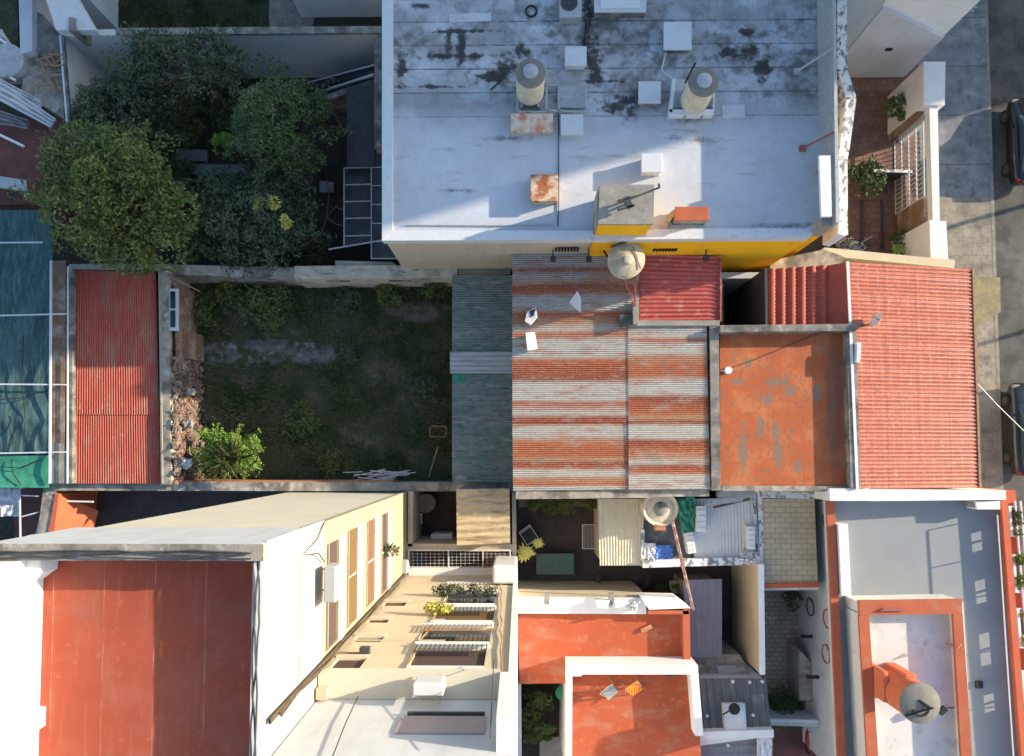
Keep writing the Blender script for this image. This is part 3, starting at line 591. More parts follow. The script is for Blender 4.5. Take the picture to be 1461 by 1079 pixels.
# ================================================================== FRONT GARDEN, GATE WALL
t = thing('garden_wall', 'white topped front wall between the brown patio and the sidewalk', 'wall', W(1330, 250, 0))
MB().prism([(1318, 88), (1349, 88), (1348, 150), (1318, 149)], 3.0, 0).build('pillar', M['white_wall'], t)
MB().prism([(1326, 150), (1338, 150), (1341, 316), (1331, 316)], 2.9, 2.55).build('coping', M['white_wall'], t)
MB().prism([(1326, 314), (1350, 316), (1353, 372), (1328, 370)], 3.0, 0).build('pillar', M['white_wall'], t)
MB().prism([(1326, 150), (1335, 150), (1335, 168), (1326, 168)], 2.54, 0).build('infill', M['white_wall'], t)
MB().prism([(1308, 96), (1317, 91), (1317, 163), (1308, 172)], 2.4, 0).build('infill', M['brown_wall'], t)
MB().prism([(1318, 282), (1327, 278), (1327, 318), (1318, 330)], 2.2, 0).build('infill', M['brown_wall'], t)
def grille(name, label, a, b, zt, zb, n, horiz, group=None, m_=M['white_metal'], w_=.03, cat='gate'):
    c = W(*a, zt); d = W(*b, zt); tt = thing(name, label, cat, (c.x, c.y, 0), group); m = MB()
    for i in range(n+1):
        p = c.lerp(d, i/n); m.bar((p.x, p.y, zb), (p.x, p.y, zt), w_)
    m.build('bars', m_, tt); m = MB()
    for i in range(horiz+1):
        z = zb+(zt-zb)*i/horiz; m.bar((c.x, c.y, z), (d.x, d.y, z), w_*1.6)
    m.build('rails', m_, tt); return tt
grille('gate', 'white barred gate in the front wall between the two brown panels', (1317, 168), (1319, 280), 2.4, .1, 16, 4)
grille('window_grille', 'white grille with square openings beside the green shrub', (1311, 110), (1311, 146), 2.1, .6, 4, 4, cat='window grille')
t = thing('inner_fence', 'low dark fence crossing the brown patio below the white gate', 'fence', W(1270, 246, .6)); MB().wall((1247, 245), (1302, 246), 1.0, .1, .06).build('panel', M['dark_metal'], t)
MB().wall((1247, 243.5), (1302, 244.5), 1.06, 1.0, .12).build('rail', M['white_wall'], t)
for i, (x0, x1) in enumerate(((1229, 1238), (1258, 1261))):
    m = MB(); m.bar(W(x0, 285, .16), W(x0, 355, .16), .04, .1); tag(m.build('floor_rail', M['dark_metal']), ['narrow dark rail set in the patio, nearer the yellow house', 'narrow dark rail set in the patio, nearer the gate'][i], 'rail', 'rails in the patio')
MB_ = MB().prism([(1292, 250), (1298, 250), (1300, 330), (1294, 330)], .9, .1); tag(MB_.build('planter_wall', M['brown_wall']), 'low dark brown kerb wall along the garden side of the gate', 'low wall')
# neighbour strip: white topped wall south of the garden
t = thing('boundary_wall', 'cream topped wall between the front garden and the red tiled roof', 'wall', W(1270, 370, 0))
m = MB(); m.wall((1176, 359), (1362, 377), 3.3, 0, .34); m.build('wall', M['cream_wall'], t)
MB().prism([(1100, 372), (1176, 356), (1204, 366), (1200, 377), (1098, 388)], 3.4, 0).build('wall', M['old_wall'], t)

# ================================================================== RUSTY TIN ROOF HOUSE
ZT = 5.15
t = thing('tin_roof_house', 'low house under the big rust-striped corrugated tin roof', 'house', W(870, 540, 0))
MB().prism([(733, 364), (1008, 364), (1016, 700), (736, 702)], 4.9, -.02).build('wall', M['old_wall'], t)
gm = (.33, .34, .33); gl = (.42, .41, .37); rs = (.38, .115, .05); rd_ = (.24, .06, .032); mx = (.38, .22, .13)
def rustmat(name, bands):
    st = [(W(800, y, ZT).y, c) for y, c in bands]; st.sort(key=lambda q: q[0])
    return mat(name, ['Y', st], rough=.75, layers=[('n', (.42, .40, .35), 1.6, .54, .66, .45, (.8, 2.2, 1)), ('n', (.36, .12, .055), 1.2, .52, .64, .55, (.7, 3, 1)), ('n', (.46, .34, .22), 12, .52, .68, .55, (1, 1.4, 1)), ('n', (.30, .095, .045), 10, .56, .68, .5, (.8, 1.5, 1)), ('n', (.22, .06, .035), 3, .58, .7, .6, (.4, 7, 1)), ('n', (.2, .19, .17), 1.1, .58, .7, .4), ('v', .14, 14, (.6, 2, 1))], bump=.2)
M['rustA'] = rustmat('rusty_tin_left', [(355, gm), (378, gm), (384, rd_), (393, gm), (402, mx), (408, rd_), (417, rs), (424, gm), (440, gl), (447, rs), (460, mx), (470, gl), (477, rs), (486, gl), (508, gl), (514, rs), (540, rd_), (548, gl), (571, gl), (575, rs), (590, gl), (597, rd_), (606, rs), (610, gl), (624, mx)][:25])
M['rustB'] = rustmat('rusty_tin_left_low', [(598, rd_), (605, rs), (609, gl), (622, gl), (628, mx), (634, rs), (650, rs), (655, mx), (662, rd_), (668, rs), (671, gl), (679, gl), (682, mx), (692, rs), (695, gl), (704, gm)])
M['rustC'] = rustmat('rusty_tin_right', [(455, gm), (480, gl), (486, rs), (491, gl), (503, gl), (510, mx), (522, rs), (536, rs), (545, gl), (562, gl), (568, rd_), (590, rs), (596, mx), (603, rd_), (608, gl), (624, gl), (630, rd_), (645, rs), (652, mx), (660, gl), (666, rd_), (674, rs), (678, gl), (704, gl)])
pt = .083
corr([(731, 360), (898, 360), (898, 602), (731, 602)], [ZT-.1, ZT, ZT, ZT-.1], pt, .016).build('roof_sheet', M['rustA'], t)
corr([(731, 600), (898, 600), (899, 698), (732, 700)], [ZT-.125, ZT-.025, ZT-.025, ZT-.125], pt, .016).build('roof_sheet', M['rustB'], t)
corr([(896, 360), (912, 360), (912, 459), (896, 459)], [ZT+.022]*4, pt, .016).build('roof_sheet', M['rustA'], t)
corr([(896, 458), (1008, 458), (1013, 698), (897, 699)], [ZT+.022, ZT+.05, ZT+.05, ZT+.022], pt, .016).build('roof_sheet', M['rustC'], t)
m = MB(); m.wall((736, 706), (935, 704), 5.0, 0, .34); m.wall((935, 704), (1012, 703), 4.98, 0, .28); lab(m.build('parapet', M['old_wall'], t), 'peeling pale render capping along the tin roof south edge')
m = MB(); m.wall((1019, 462), (1022, 700), 5.27, 0, .34); m.build('parapet', M['old_dark'], t)
m = MB(); m.wall((906, 461), (1027, 461), 5.3, 4.7, .2); m.build('parapet', M['concrete'], t)
# debris on the tin roof
t = thing('loose_board', 'pale square board lying tilted on the rusty tin roof', 'board', W(757, 487, 5.3))
m = MB(); P = [W(x, y, z) for x, y, z in ((750, 475, 5.3), (763, 474, 5.22), (767, 498, 5.22), (753, 500, 5.34))]; m.add(P+[p-Vector((0, 0, .05)) for p in P], [(3, 2, 1, 0), (4, 5, 6, 7), (0, 1, 5, 4), (1, 2, 6, 5), (2, 3, 7, 6), (3, 0, 4, 7)]); m.build('board', M['white_wall'], t)
t = thing('metal_flap', 'bent pale metal sheet standing up at the shade edge of the tin roof', 'metal sheet', W(820, 430, 5.3))
m = MB(); P = [W(x, y, z) for x, y, z in ((813, 432, 5.25), (824, 416, 5.7), (829, 425, 5.65), (829, 446, 5.3))]; m.add(P+[p-Vector((.03, 0, .03)) for p in P], [(3, 2, 1, 0), (4, 5, 6, 7), (0, 1, 5, 4), (1, 2, 6, 5), (2, 3, 7, 6), (3, 0, 4, 7)]); m.build('sheet', M['white_metal'], t)
t = thing('plastic_box', 'crumpled grey and white box near the west edge of the tin roof', 'box', W(758, 452, 5.2))
MB().prism([(752, 445), (765, 438), (767, 452), (757, 463), (749, 458)], 5.42, 5.15).build('box', M['cloth_white'], t); MB().prism([(756, 444), (764, 441), (762, 450), (757, 453)], 5.44, 5.42).build('window', M['dark_glass'], t)
t = thing('metal_sheet', 'small dark sheet patch lying by the concrete ledge on the tin roof', 'metal sheet', W(893, 452, 5.2)); MB().prism([(884, 449), (907, 447), (906, 463), (885, 467)], 5.32, 5.2).build('sheet', M['old_dark'], t)
# maroon roofed room
ZP = 5.2
t = thing('maroon_roof_room', 'small room with a ribbed maroon metal roof against the yellow house', 'outbuilding', W(970, 410, 0))
MB().prism([(915, 364), (1024, 368), (1024, 457), (915, 459)], 4.85, 0).build('wall', M['old_wall'], t)
corr([(912, 361), (1028, 366), (1027, 459), (913, 461)], [5.1, 5.1, 4.95, 4.95], .17, .025, shape='sin').build('roof_sheet', M['corr_pink'], t)
m = MB(); m.bar(W(1028, 366, 5.12), W(1028, 459, 4.97), .07, .1); m.build('flashing', M['wood_red'], t)
# round tank on its steel stand
c = W(895, 368, 6.9); rr = 27*S(6.9)
t = thing('water_tank', 'round cream water tank with a patched lid between tin and maroon roofs', 'water tank', (c.x, c.y, 5.2))
MB().lathe((c.x, c.y), [(rr*.8, 6.1), (rr*.93, 6.25), (rr*.96, 6.6), (rr, 6.65)], 40).build('tank_body', M['tank_cream'], t)
lidm = MB().lathe((c.x, c.y), [(rr*.985, 6.65), (rr, 6.71), (rr*.9, 6.75), (rr*.3, 6.83), (rr*.24, 6.84)], 40).build('lid', M['tank_lid'], t)
MB().lathe((c.x+.05, c.y-.05), [(rr*.25, 6.81), (rr*.25, 6.91), (rr*.15, 6.93)], 24).build('cap', M['tank_cream'], lidm)
m = MB(); m.bar(W(872, 352, 6.86), W(905, 341, 6.82), .06); m.bar(W(903, 352, 6.85), W(914, 384, 6.8), .025); m.build('strap', M['dark_metal'], t)
m = MB(); b_ = W(907, 440, 5.5)
m.tube([(c.x-.1, c.y-.4, 6.2), b_], .035, 6); m.tube([(c.x+.35, c.y-.3, 6.2), b_], .035, 6); m.tube([W(907, 395, 6.1), (b_.x, b_.y, 5.3)], .04, 6)
for dx in (-.45, .45):
    for dy in (-.4, .4): m.tube([(c.x+dx, c.y+dy, 5.05), (c.x+dx*.9, c.y+dy*.9, 6.15)], .035, 6)
m.build('stand', M['wood_red'], t); MB().tube([W(856, 349, 5.8), W(868, 368, 5.9)], .04, 6).build('pipe', M['black'], t)
tag(MB().prism([(903, 430), (912, 430), (911, 462), (904, 462)], 5.56, 4.9).build('pillar', M['concrete']), 'short concrete pillar foot below the patched round tank', 'pillar')
# ================================================================== GREEN SHED (in front of the tin house)
t = thing('green_shed', 'low shed with mottled green corrugated roof west of the tin roof', 'shed', W(690, 540, 0))
zg = 2.9
MB().prism([(648, 398), (728, 396), (729, 690), (650, 690)], 2.7, -.02).build('wall', M['old_wall'], t)
corr([(645, 393), (731, 393), (731, 505), (645, 505)], [zg, zg+.15, zg+.15, zg], .1, .018).build('roof_sheet', M['corr_green'], t)
corr([(642, 502), (731, 502), (731, 533), (642, 533)], [zg+.05, zg+.2, zg+.2, zg+.05], .2, .025).build('plastic_sheet', M['corr_plastic'], t)
corr([(645, 531), (733, 531), (733, 689), (645, 689)], [zg, zg+.15, zg+.15, zg], .1, .018).build('roof_sheet', M['corr_green'], t)
MB().prism([(646, 534), (664, 534), (662, 546), (646, 546)], zg+.07, zg+.02).build('patch', M['net_green'], t)
# ================================================================== ORANGE TERRACE HOUSE + COURTYARD
zt_ = 5.0
t = thing('terrace_house', 'single-storey house under the worn orange terrace with black patches', 'house', W(1118, 580, 0))
MB().prism([(1028, 468), (1218, 468), (1222, 697), (1029, 697)], zt_-.1, -.02).build('wall', M['old_wall'], t)
MB().prism([(1027, 466), (1216, 466), (1220, 699), (1028, 699)], zt_, zt_-.1).build('terrace_floor', M['terrace'], t)
m = MB(); m.wall((1028, 469), (1222, 467), 5.55, zt_, .26); m.build('parapet', M['old_dark'], t)
m = MB(); m.wall((1215, 474), (1221, 697), 5.36, zt_, .36); m.build('parapet', M['old_dark'], t)
m = MB(); m.wall((1030, 697), (1222, 698), 5.12, zt_-.2, .2); m.build('parapet', M['old_wall'], t)
c = W(1038, 529, 5.1); m = MB(); m.lathe((c.x, c.y), [(.12, 5.0), (.12, 5.2), (.14, 5.2), (.14, 5.25)], 16); m.bar((c.x-.25, c.y, 5.1), (c.x, c.y, 5.1), .05)
tag(m.build('vent_pipe', M['white_plastic']), 'small white vent pipe on the worn orange terrace', 'vent')
m = MB(); m.tube([W(1030, 530, 5.03), W(1080, 512, 5.03), (W(1170, 475, 5.03)), W(1205, 470, 5.3)], .012, 5); tag(m.build('cable', M['dark_metal']), 'thin dark cable crossing the worn orange terrace', 'cable')
t = thing('courtyard_walls', 'dark narrow courtyard between maroon roof and small red tiled roof', 'courtyard', W(1060, 430, 0))
m = MB(); m.wall((1030, 393), (1093, 393), 3.4, 0, .25); m.build('wall', M['grey_wall'], t)
m = MB(); m.wall((1030, 400), (1031, 462), 3.2, 0, .1); m.build('wall', M['old_dark'], t)
struct('courtyard_floor', flat([(1030, 390), (1110, 390), (1110, 480), (1030, 480)], .02), M['dark_floor'])
t = thing('laundry_sink', 'dim grey sink and junk in the dark narrow courtyard', 'sink', W(1062, 436, 0)); MB().prism([(1052, 425), (1072, 425), (1072, 440), (1052, 440)], .8, .02).build('basin', M['concrete'], t); MB().prism([(1054, 427), (1070, 427), (1070, 437), (1054, 437)], .83, .8).build('rim', M['old_dark'], t)
# ================================================================== RED TILED HOUSE
t = thing('tiled_house', 'street house under the big glazed red tiled roof', 'house', W(1300, 540, 0))
MB().prism([(1214, 378), (1378, 385), (1384, 694), (1226, 694)], [5.15, 4.3, 4.3, 5.15], -.02).build('wall', M['beige_wall'], t)
P = [W(1208, 374, 5.3), W(1386, 384, 4.45), W(1396, 696, 4.45), W(1222, 698, 5.3)]
def tiles(P, pu, pv, amp, step, nu, nv, ridge):
    lu = (P[1]-P[0]).length; lv = (P[3]-P[0]).length
    def f(u, v):
        p = P[0].lerp(P[1], u).lerp(P[3].lerp(P[2], u), v); a, b = u*lu, v*lv
        wob = .004*mnoise.noise(Vector((a*1.3, b*1.3, 0)))
        if ridge == 'u': h = amp*abs(math.sin(math.pi*b/pv))+step*(((a/pu) % 1))
        else: h = amp*abs(math.sin(math.pi*a/pu))+step*(1-((b/pv) % 1))
        return p+Vector((0, 0, h+wob))
    return MB().slab(f, nu, nv, .05)
tiles(P, .42, .152, .045, .010, 336, 350, 'u').build('roof', M['tile_red'], t)
m = MB(); m.bar(P[1]+Vector((.03, 0, .02)), P[2]+Vector((.03, 0, .02)), .09, .12); m.build('gutter', M['wood'], t)
m = MB(); m.bar(P[0]+Vector((0, 0, .06)), P[3]+Vector((0, 0, .06)), .1, .06); m.build('ridge_flashing', M['white_wall'], t)
t2 = thing('small_tiled_roof', 'small barrel tiled red roof joined to the west of the big one', 'outbuilding', W(1150, 430, 0))
MB().prism([(1096, 384), (1206, 380), (1206, 464), (1096, 464)], [4.5, 4.75, 4.75, 4.5], -.02).build('wall', M['old_wall'], t2)
P2 = [W(1093, 385, 4.85), W(1181, 379, 4.95), W(1181, 470, 4.95), W(1093, 470, 4.85)]
tiles(P2, .385, .145, .10, .035, 70, 120, 'v').build('roof', M['tile_small'], t2)
P3 = [W(1180, 379, 4.95), W(1209, 374, 5.3), W(1210, 472, 5.3), W(1180, 470, 4.95)]
MB().slab(lambda u, v: P3[0].lerp(P3[1], u).lerp(P3[3].lerp(P3[2], u), v)+Vector((0, 0, .01*abs(math.sin(v*50)))), 4, 160, .04).build('roof_slope', M['tile_small'], t2)
m = MB(); m.wall((1093, 383), (1094, 470), 4.97, 0, .1); m.build('edge', M['dark_metal'], t2)
# dish on the tiles
def dish(label, px, py, z, r, tilt, name='satellite_dish'):
    c = W(px, py, z); t = thing(name, label, 'satellite dish', (c.x, c.y, z-.5)); rr = r*S(z); q = Vector((0, 0, 1)).rotation_difference(Vector(tilt).normalized()); m = MB()
    def f(u, v):
        a = u*2*math.pi; s_ = v*rr; return c+q @ Vector((s_*math.cos(a), s_*.92*math.sin(a), s_*s_*.35/rr))
    m.slab(f, 24, 5, .01); m.smooth = True; m.build('dish', M['white_plastic'], t)
    m = MB(); m.tube([c, c+q @ Vector((0, .1, rr*.95))], .015, 5); m.build('feed_arm', M['dark_metal'], t)
    MB().tube([c, (c.x+.1, c.y-.1, z-.55)], .02, 6).build('mast', M['galv'], t); return t
dish('white satellite dish seen edge-on above the red tiles', 1254, 457, 5.6, 11, (-1, .35, .12))
m = MB(); m.tube([W(1228, 466, 5.25), W(1248, 459, 5.35)], .02, 5); tag(m.build('pipe', M['dark_metal']), 'thin dark mast stay west of the satellite dish', 'pipe')
t = thing('junction_box', 'narrow white box on the west ridge of the red tiled roof', 'box', W(1225, 503, 5.3)); MB().prism([(1222, 489), (1229, 489), (1227, 517), (1221, 517)], 5.5, 5.2).build('box', M['white_plastic'], t); MB().prism([(1223, 491), (1228, 491), (1226.5, 515), (1222, 515)], 5.52, 5.5).build('cover', M['white_metal'], t)
# wires over the street
m = MB(); m.tube([W(1395, 548, 4.6), W(1425, 580, 4.6), W(1461, 615, 4.6), W(1500, 655, 4.7)], .012, 5); tag(m.build('overhead_wire', M['galv']), 'pale overhead wire running from the tiled roof to the dark car', 'wire')

# ================================================================== WEST: red shed, walls, net
t = thing('red_shed', 'long shed with a weathered red corrugated roof on the west side', 'shed', W(165, 540, 0))
MB().prism([(106, 392), (222, 392), (226, 686), (104, 686)], 2.7, -.02).build('wall', M['old_wall'], t)
corr([(104, 386), (222, 388), (227, 592), (102, 592)], [2.98, 3.02, 3.02, 2.98], .1, .018, ridge='v').build('roof_sheet', M['corr_red'], t)
corr([(102, 588), (227, 588), (230, 690), (101, 690)], [2.95, 2.99, 2.99, 2.95], .1, .018, ridge='v').build('roof_sheet', M['corr_red'], t)
m = MB(); m.wall((100, 382), (99, 690), 3.22, 0, .22); lab(m.build('parapet', M['old_dark'], t), 'dark mossy coping')
m = MB(); m.wall((98, 380), (240, 380), 3.25, 0, .18); m.build('parapet', M['concrete'], t)
t = thing('shed_side_wall', 'thick weathered wall between the red shed and the grassy yard', 'wall', W(235, 540, 0))
m = MB(); m.wall((233, 386), (237, 692), 3.14, 0, .42); m.build('wall', M['old_wall'], t)
m = MB(); m.wall((227, 386), (231, 692), 3.2, 3.05, .07); m.build('edge', M['concrete'], t)
# lean-to ruin between shed wall and yard, with window
t = thing('ruined_annex', 'ruined annex with an empty window frame at the shaded end of the yard', 'ruin', W(250, 440, 0))
m = MB(); m.wall((250, 404), (253, 520), 3.0, 1, .12); m.wall((262, 472), (263, 512), 2.6, 1, .45); m.build('wall', M['brown_wall'], t)
MB().prism([(241, 412), (254, 412), (254, 472), (241, 472)], 3.12, 3.04).build('window_frame', M['grey_wall'], t)
for y0, y1 in ((416, 440), (443, 467)): MB().prism([(243, y0), (250, y0), (250, y1), (243, y1)], 3.14, 3.121).build('pane', M['dark_glass'], t)
m = MB(); m.bar(W(243, 395, 3.0), W(285, 416, 2.4), .05); tag(m.build('plank', M['wood']), 'thin stick leaning out over the yard from the wall corner', 'stick')
# debris heap
rndd = random.Random(3)
hb = MB()
for i in range(1500):
    px = rndd.uniform(247, 284)+abs(rndd.gauss(0, 4)); py = rndd.uniform(505, 690)
    if px < 246: px = 246+rndd.random()*6
    z = ZG+max(0, (284-px)/38)*1.95+rndd.random()*.35; c = W(px, py, z); s = rndd.choice((.03, .05, .07, .12))
    a = rndd.uniform(0, 3.14); d = Vector((math.cos(a), math.sin(a), rndd.uniform(-.4, .4)))
    hb.bar(c-d*s, c+d*s, s*.9, s*.6)
o = hb.build('rubble', M['brick']); tag(o, 'heap of broken bricks and rubble along the west end of the yard', 'rubble'); o['kind'] = 'stuff'
for lb, px, py, s, m_ in (('crumpled white bag on the rubble heap beside the bright bush', 265, 662, 10, 'cloth_white'), ('pale grey sack in the middle of the rubble heap', 268, 605, 9, 'concrete'), ('dark grey bag near the shaded top of the rubble heap', 272, 560, 7, 'old_wall'), ('terracotta shard pile at the bottom end of the rubble heap', 256, 683, 7, 'terracotta')):
    c = W(px, py, 2.75); m = MB()
    def f(u, v, c=c, s=s*S(2.75)):
        a = u*2*math.pi; b = v*math.pi; p = Vector((math.cos(a)*math.sin(b), math.sin(a)*math.sin(b)*.8, math.cos(b)*.6))
        return c+p*s*(1+.6*mnoise.noise(p*2.2+c))
    m.grid(f, 18, 10); tag(m.build('sack' if 'shard' not in lb else 'shards', M[m_]), lb, 'bag' if 'shard' not in lb else 'debris')
# strip, net canopy
t = thing('corridor_wall', 'tall brown side wall in the corridor beside the teal net', 'wall', W(86, 520, 0))
MB().prism([(75, 372), (94, 372), (92, 632), (74, 632)], 3.2, 0).build('wall', M['brown_wall'], t); MB().prism([(74, 632), (93, 632), (94, 690), (72, 690)], 3.18, 0).build('step', M['concrete'], t)
zn = 3.3
t = thing('shade_net', 'teal shade net canopy with dark seams at the left edge', 'shade net', W(30, 520, 0))
def netf(u, v):
    p = W(-60+u*131, 300+v*348, zn); return p+Vector((0, 0, -.22*abs(math.sin(v*math.pi*3.48))+.06*mnoise.noise(Vector((p.x*3, p.y*.9, 0)))))
MB().slab(netf, 60, 90, .02).build('net', M['net'], t)
MB().slab(lambda u, v: W(-60+u*129, 650+v*46, zn)+Vector((0, 0, -.1*abs(math.sin(v*math.pi)))), 10, 10, .02).build('net', M['net_green'], t)
m = MB()
for (a_, b_) in (((-60, 347), (61, 346)), ((-60, 452), (96, 448)), ((-60, 548), (96, 549)), ((-60, 648), (96, 645))): m.bar(W(*a_, zn+.08), W(*b_, zn+.08), .055); 
m.build('crossbar', M['white_metal'], t); m = MB()
m.bar(W(73, 372, zn+.1), W(71, 690, zn+.1), .07); m.build('side_rail', M['white_metal'], t)
m = MB(); m.bar(W(97, 380, zn+.05), W(96, 690, zn+.05), .05); m.build('side_rail', M['white_metal'], t)
m = MB()
for pl in ([(33, 480), (32, 550), (36, 600), (33, 648)], [(0, 570), (30, 568), (70, 557)], [(22, 590), (18, 630), (10, 645)], [(16, 655), (18, 675), (30, 692)], [(0, 666), (30, 668), (60, 655)]): m.tube([W(x, y, zn+.05) for x, y in pl], .02, 5)
m.build('seam', M['black'], t)
# south-west corner below the net
t = thing('plastic_tarp', 'crumpled white plastic tarp below the net at the left edge', 'tarp', W(15, 710, 2)); MB().slab(lambda u, v: W(-10+u*38, 697+v*40, 2.2)+Vector((0, 0, .15*mnoise.noise(Vector((u*5, v*5, 1))))), 20, 20, .02).build('sheet', M['cloth_white'], t)
t = thing('wire_cage', 'white framed cage over rusty brown floor in the lower left', 'cage', W(45, 730, 0)); m = MB()
for (a_, b_) in (((28, 697), (29, 768)), ((28, 697), (70, 688)), ((29, 738), (55, 731)), ((30, 707), (56, 708)), ((29, 768), (52, 762)), ((70, 688), (52, 764))): m.bar(W(*a_, 2.6), W(*b_, 2.6), .05)
m.build('frame', M['white_metal'], t); MB().prism([(20, 690), (62, 690), (56, 770), (20, 775)], .8, 0).build('floor', M['dark_red_floor'], t)
t = thing('mossy_wall', 'slanting greenish side wall by the orange triangle, lower left', 'wall', W(65, 730, 0)); MB().prism([(62, 695), (80, 700), (70, 770), (52, 775)], 2.7, 0).build('wall', M['old_wall'], t)
t = thing('orange_wall', 'bright orange wall seen as a triangle in the lower left alley', 'wall', W(90, 740, 0)); MB().prism([(79, 704), (84, 705), (76, 770), (66, 775)], 2.75, 0).build('wall', M['red_wall'], t)
a_, b_ = W(80, 706, 2.7), W(70, 760, 2.7)
MB().add([(a_.x+.05, a_.y, 2.69), (b_.x+.05, b_.y, 2.69), (b_.x+.9, b_.y-.2, 1.2), (a_.x+.9, a_.y-.8, 1.2)], [(0, 1, 2, 3)]).build('slope', M['red_wall'], t)
m = MB(); m.bar(W(91, 715, 2.3), W(133, 716, 2.3), .07); tag(m.build('tube_lamp', M['white_plastic']), 'thin pale tube across the dark alley in the lower left', 'tube')
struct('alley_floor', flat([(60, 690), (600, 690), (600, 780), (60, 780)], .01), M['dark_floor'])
# ================================================================== BOUNDARY WALLS
t = thing('long_boundary_wall', 'long weathered wall between the tree garden and the grassy yard', 'wall', W(450, 388, 0))
m = MB(); m.wall((225, 384), (420, 389), 2.8, 0, .42); m.build('wall', M['old_wall'], t); m = MB(); m.wall((420, 389), (652, 387), 2.85, 0, .55); m.build('wall', M['sunlit_render'], t)  # east half: lighter render colour stands in for sunlight on the wall
MB().prism([(478, 372), (560, 374), (580, 388), (650, 384), (728, 382), (728, 392), (600, 397), (480, 392)], 2.6, 0).build('footing', M['tan_wall'], t)
for x0 in (467, 555):
    m = MB(); m.bar(W(x0, 400, 2.5), W(x0+32, 400, 2.5), .12, .1); m.build('exposed_bricks', M['brick'], t)
t = thing('south_boundary_wall', 'long low wall between the grassy yard and the tall beige tower', 'wall', W(400, 694, 0))
m = MB(); m.wall((70, 694), (735, 695), 2.75, 0, .36); m.build('wall', M['old_wall'], t)
m = MB(); m.wall((240, 688), (560, 688), 2.6, 0, .12); m.build('brick_edge', M['terracotta'], t)
t = thing('north_garden_wall', 'long white garden wall behind the trees along the top', 'wall', W(320, 60, 0))
m = MB(); m.wall((86, 47), (545, 42), 3.5, 0, .26); m.build('wall', M['white_wall'], t); m = MB(); m.wall((165, 45), (545, 42), 3.53, 3.4, .29); m.build('coping', M['old_wall'], t)
t = thing('white_side_wall', 'white wall at the left end of the tree garden', 'wall', W(105, 130, 0))
m = MB(); m.wall((84, 50), (97, 212), 3.5, 0, .2, 1); m.build('wall', M['white_wall'], t)
m = MB(); m.wall((84, 50), (97, 212), 3.54, 3.4, .1, 2.6); m.build('edge', M['old_dark'], t)
# buildings beyond the top edge
t = thing('corner_building', 'pale building with a beige south wall left of the top lawn', 'building', W(120, 20, 0))
p = W(160, 40, .5); q = W(40, 40, .5); MB().boxw(q.x, p.y+.2, 0, p.x, p.y+9, 4.2).build('wall', M['grey_wall'], t)
m = MB(); z = 4.2; m.prism([(46, -60), (76, -60), (136, 43), (80, 43)], 4.6, 4.25); m.build('roof', M['corr_white'], t); m = MB(); m.prism([(98, 24), (107, 26), (107, 44), (98, 44)], 4.7, 3.6); m.build('pillar', M['old_dark'], t)
t = thing('cream_building', 'plain cream walled building at the top edge left of the white roof', 'building', W(480, 20, 0))
p = W(430, 34, 0); q = W(580, 40, 0); MB().boxw(p.x, p.y+.3, 0, q.x, p.y+9, 7).build('wall', M['white_wall'], t); MB().boxw(p.x-.1, p.y+.2, 7, q.x, p.y+9, 7.2).build('roof', M['concrete'], t)
# ================================================================== STEEL AND GLASS CANOPY WEST OF YELLOW HOUSE
t = thing('glass_canopy', 'smoked panel canopy with pale grid bars against the yellow house', 'canopy', W(515, 290, 0))
MB().prism([(491, 240), (530, 240), (530, 345), (491, 352)], 2.6, 2.56).build('panel', M['glass_roof'], t); MB().prism([(530, 213), (560, 213), (582, 369), (530, 369)], 2.9, 2.86).build('panel', M['glass_roof'], t)
m = MB()
for a_, b_ in (((491, 240), (491, 352)), ((530, 212), (530, 370))): m.bar(W(*a_, 2.95), W(*b_, 2.95), .045)
for y in (240, 264, 288, 312, 337): m.bar(W(491, y, 2.94), W(530, y-1, 2.94), .04)
for y in (212, 239, 265, 292, 319, 345, 369): m.bar(W(530, y, 2.95), W(566+max(0, (y-319)*.3), y, 2.95), .04)
m.bar(W(469, 356, 2.9), W(545, 343, 3.2), .05)
m.build('bars', M['galv'], t)
t = thing('dark_lean_to', 'dark grey lean-to roof between garden trees and yellow house', 'lean-to', W(515, 180, 0))
MB().prism([(495, 123), (534, 122), (534, 238), (495, 238)], 3.0, 0).build('roof', M['glass_roof'], t)
MB().prism([(534, 54), (546, 54), (546, 210), (534, 210)], 3.6, 0).build('side_strip', M['old_dark'], t)
t = thing('steel_stair', 'black sloping stair flight with pale rails near the yellow house', 'stair', W(490, 115, 0))
m = MB(); m.bar(W(443, 123, 1.2), W(534, 98, 3.0), .45, .12); m.build('flight', M['black'], t)
m = MB(); m.bar(W(440, 118, 1.4), W(534, 93, 3.2), .06); m.bar(W(452, 133, 1.4), W(534, 107, 3.2), .1); m.build('rails', M['galv'], t)
MB().prism([(460, 137), (534, 112), (534, 122), (468, 142)], 2.6, 0).build('wall', M['old_dark'], t)
# ================================================================== NORTH-WEST BUILDING
t = thing('corner_terrace_house', 'house with dark red terrace floor in the upper left corner', 'house', W(40, 230, 0))
MB().prism([(-40, 170), (96, 165), (98, 212), (60, 292), (-40, 292)], 2.6, -.02).build('terrace_floor', M['dark_red_floor'], t)
MB().prism([(45, 48), (85, 52), (92, 170), (30, 130)], 3.2, -.02).build('wall', M['old_wall'], t); MB().prism([(46, 15), (60, 20), (84, 48), (84, 104), (48, 70)], 3.3, 3.19).build('roof', M['old_dark'], t)
MB().prism([(-40, -60), (24, -60), (26, 88), (-40, 30)], 2.9, -.02).build('roof', M['lawn'], t)
MB().prism([(25, -60), (46, -60), (46, 72), (29, 78)], 3.6, -.02).build('beam', M['grey_wall'], t)
t = thing('corrugated_junk', 'crumpled pale corrugated sheets dumped on the upper left roof', 'metal sheets', W(40, 150, 2.7))
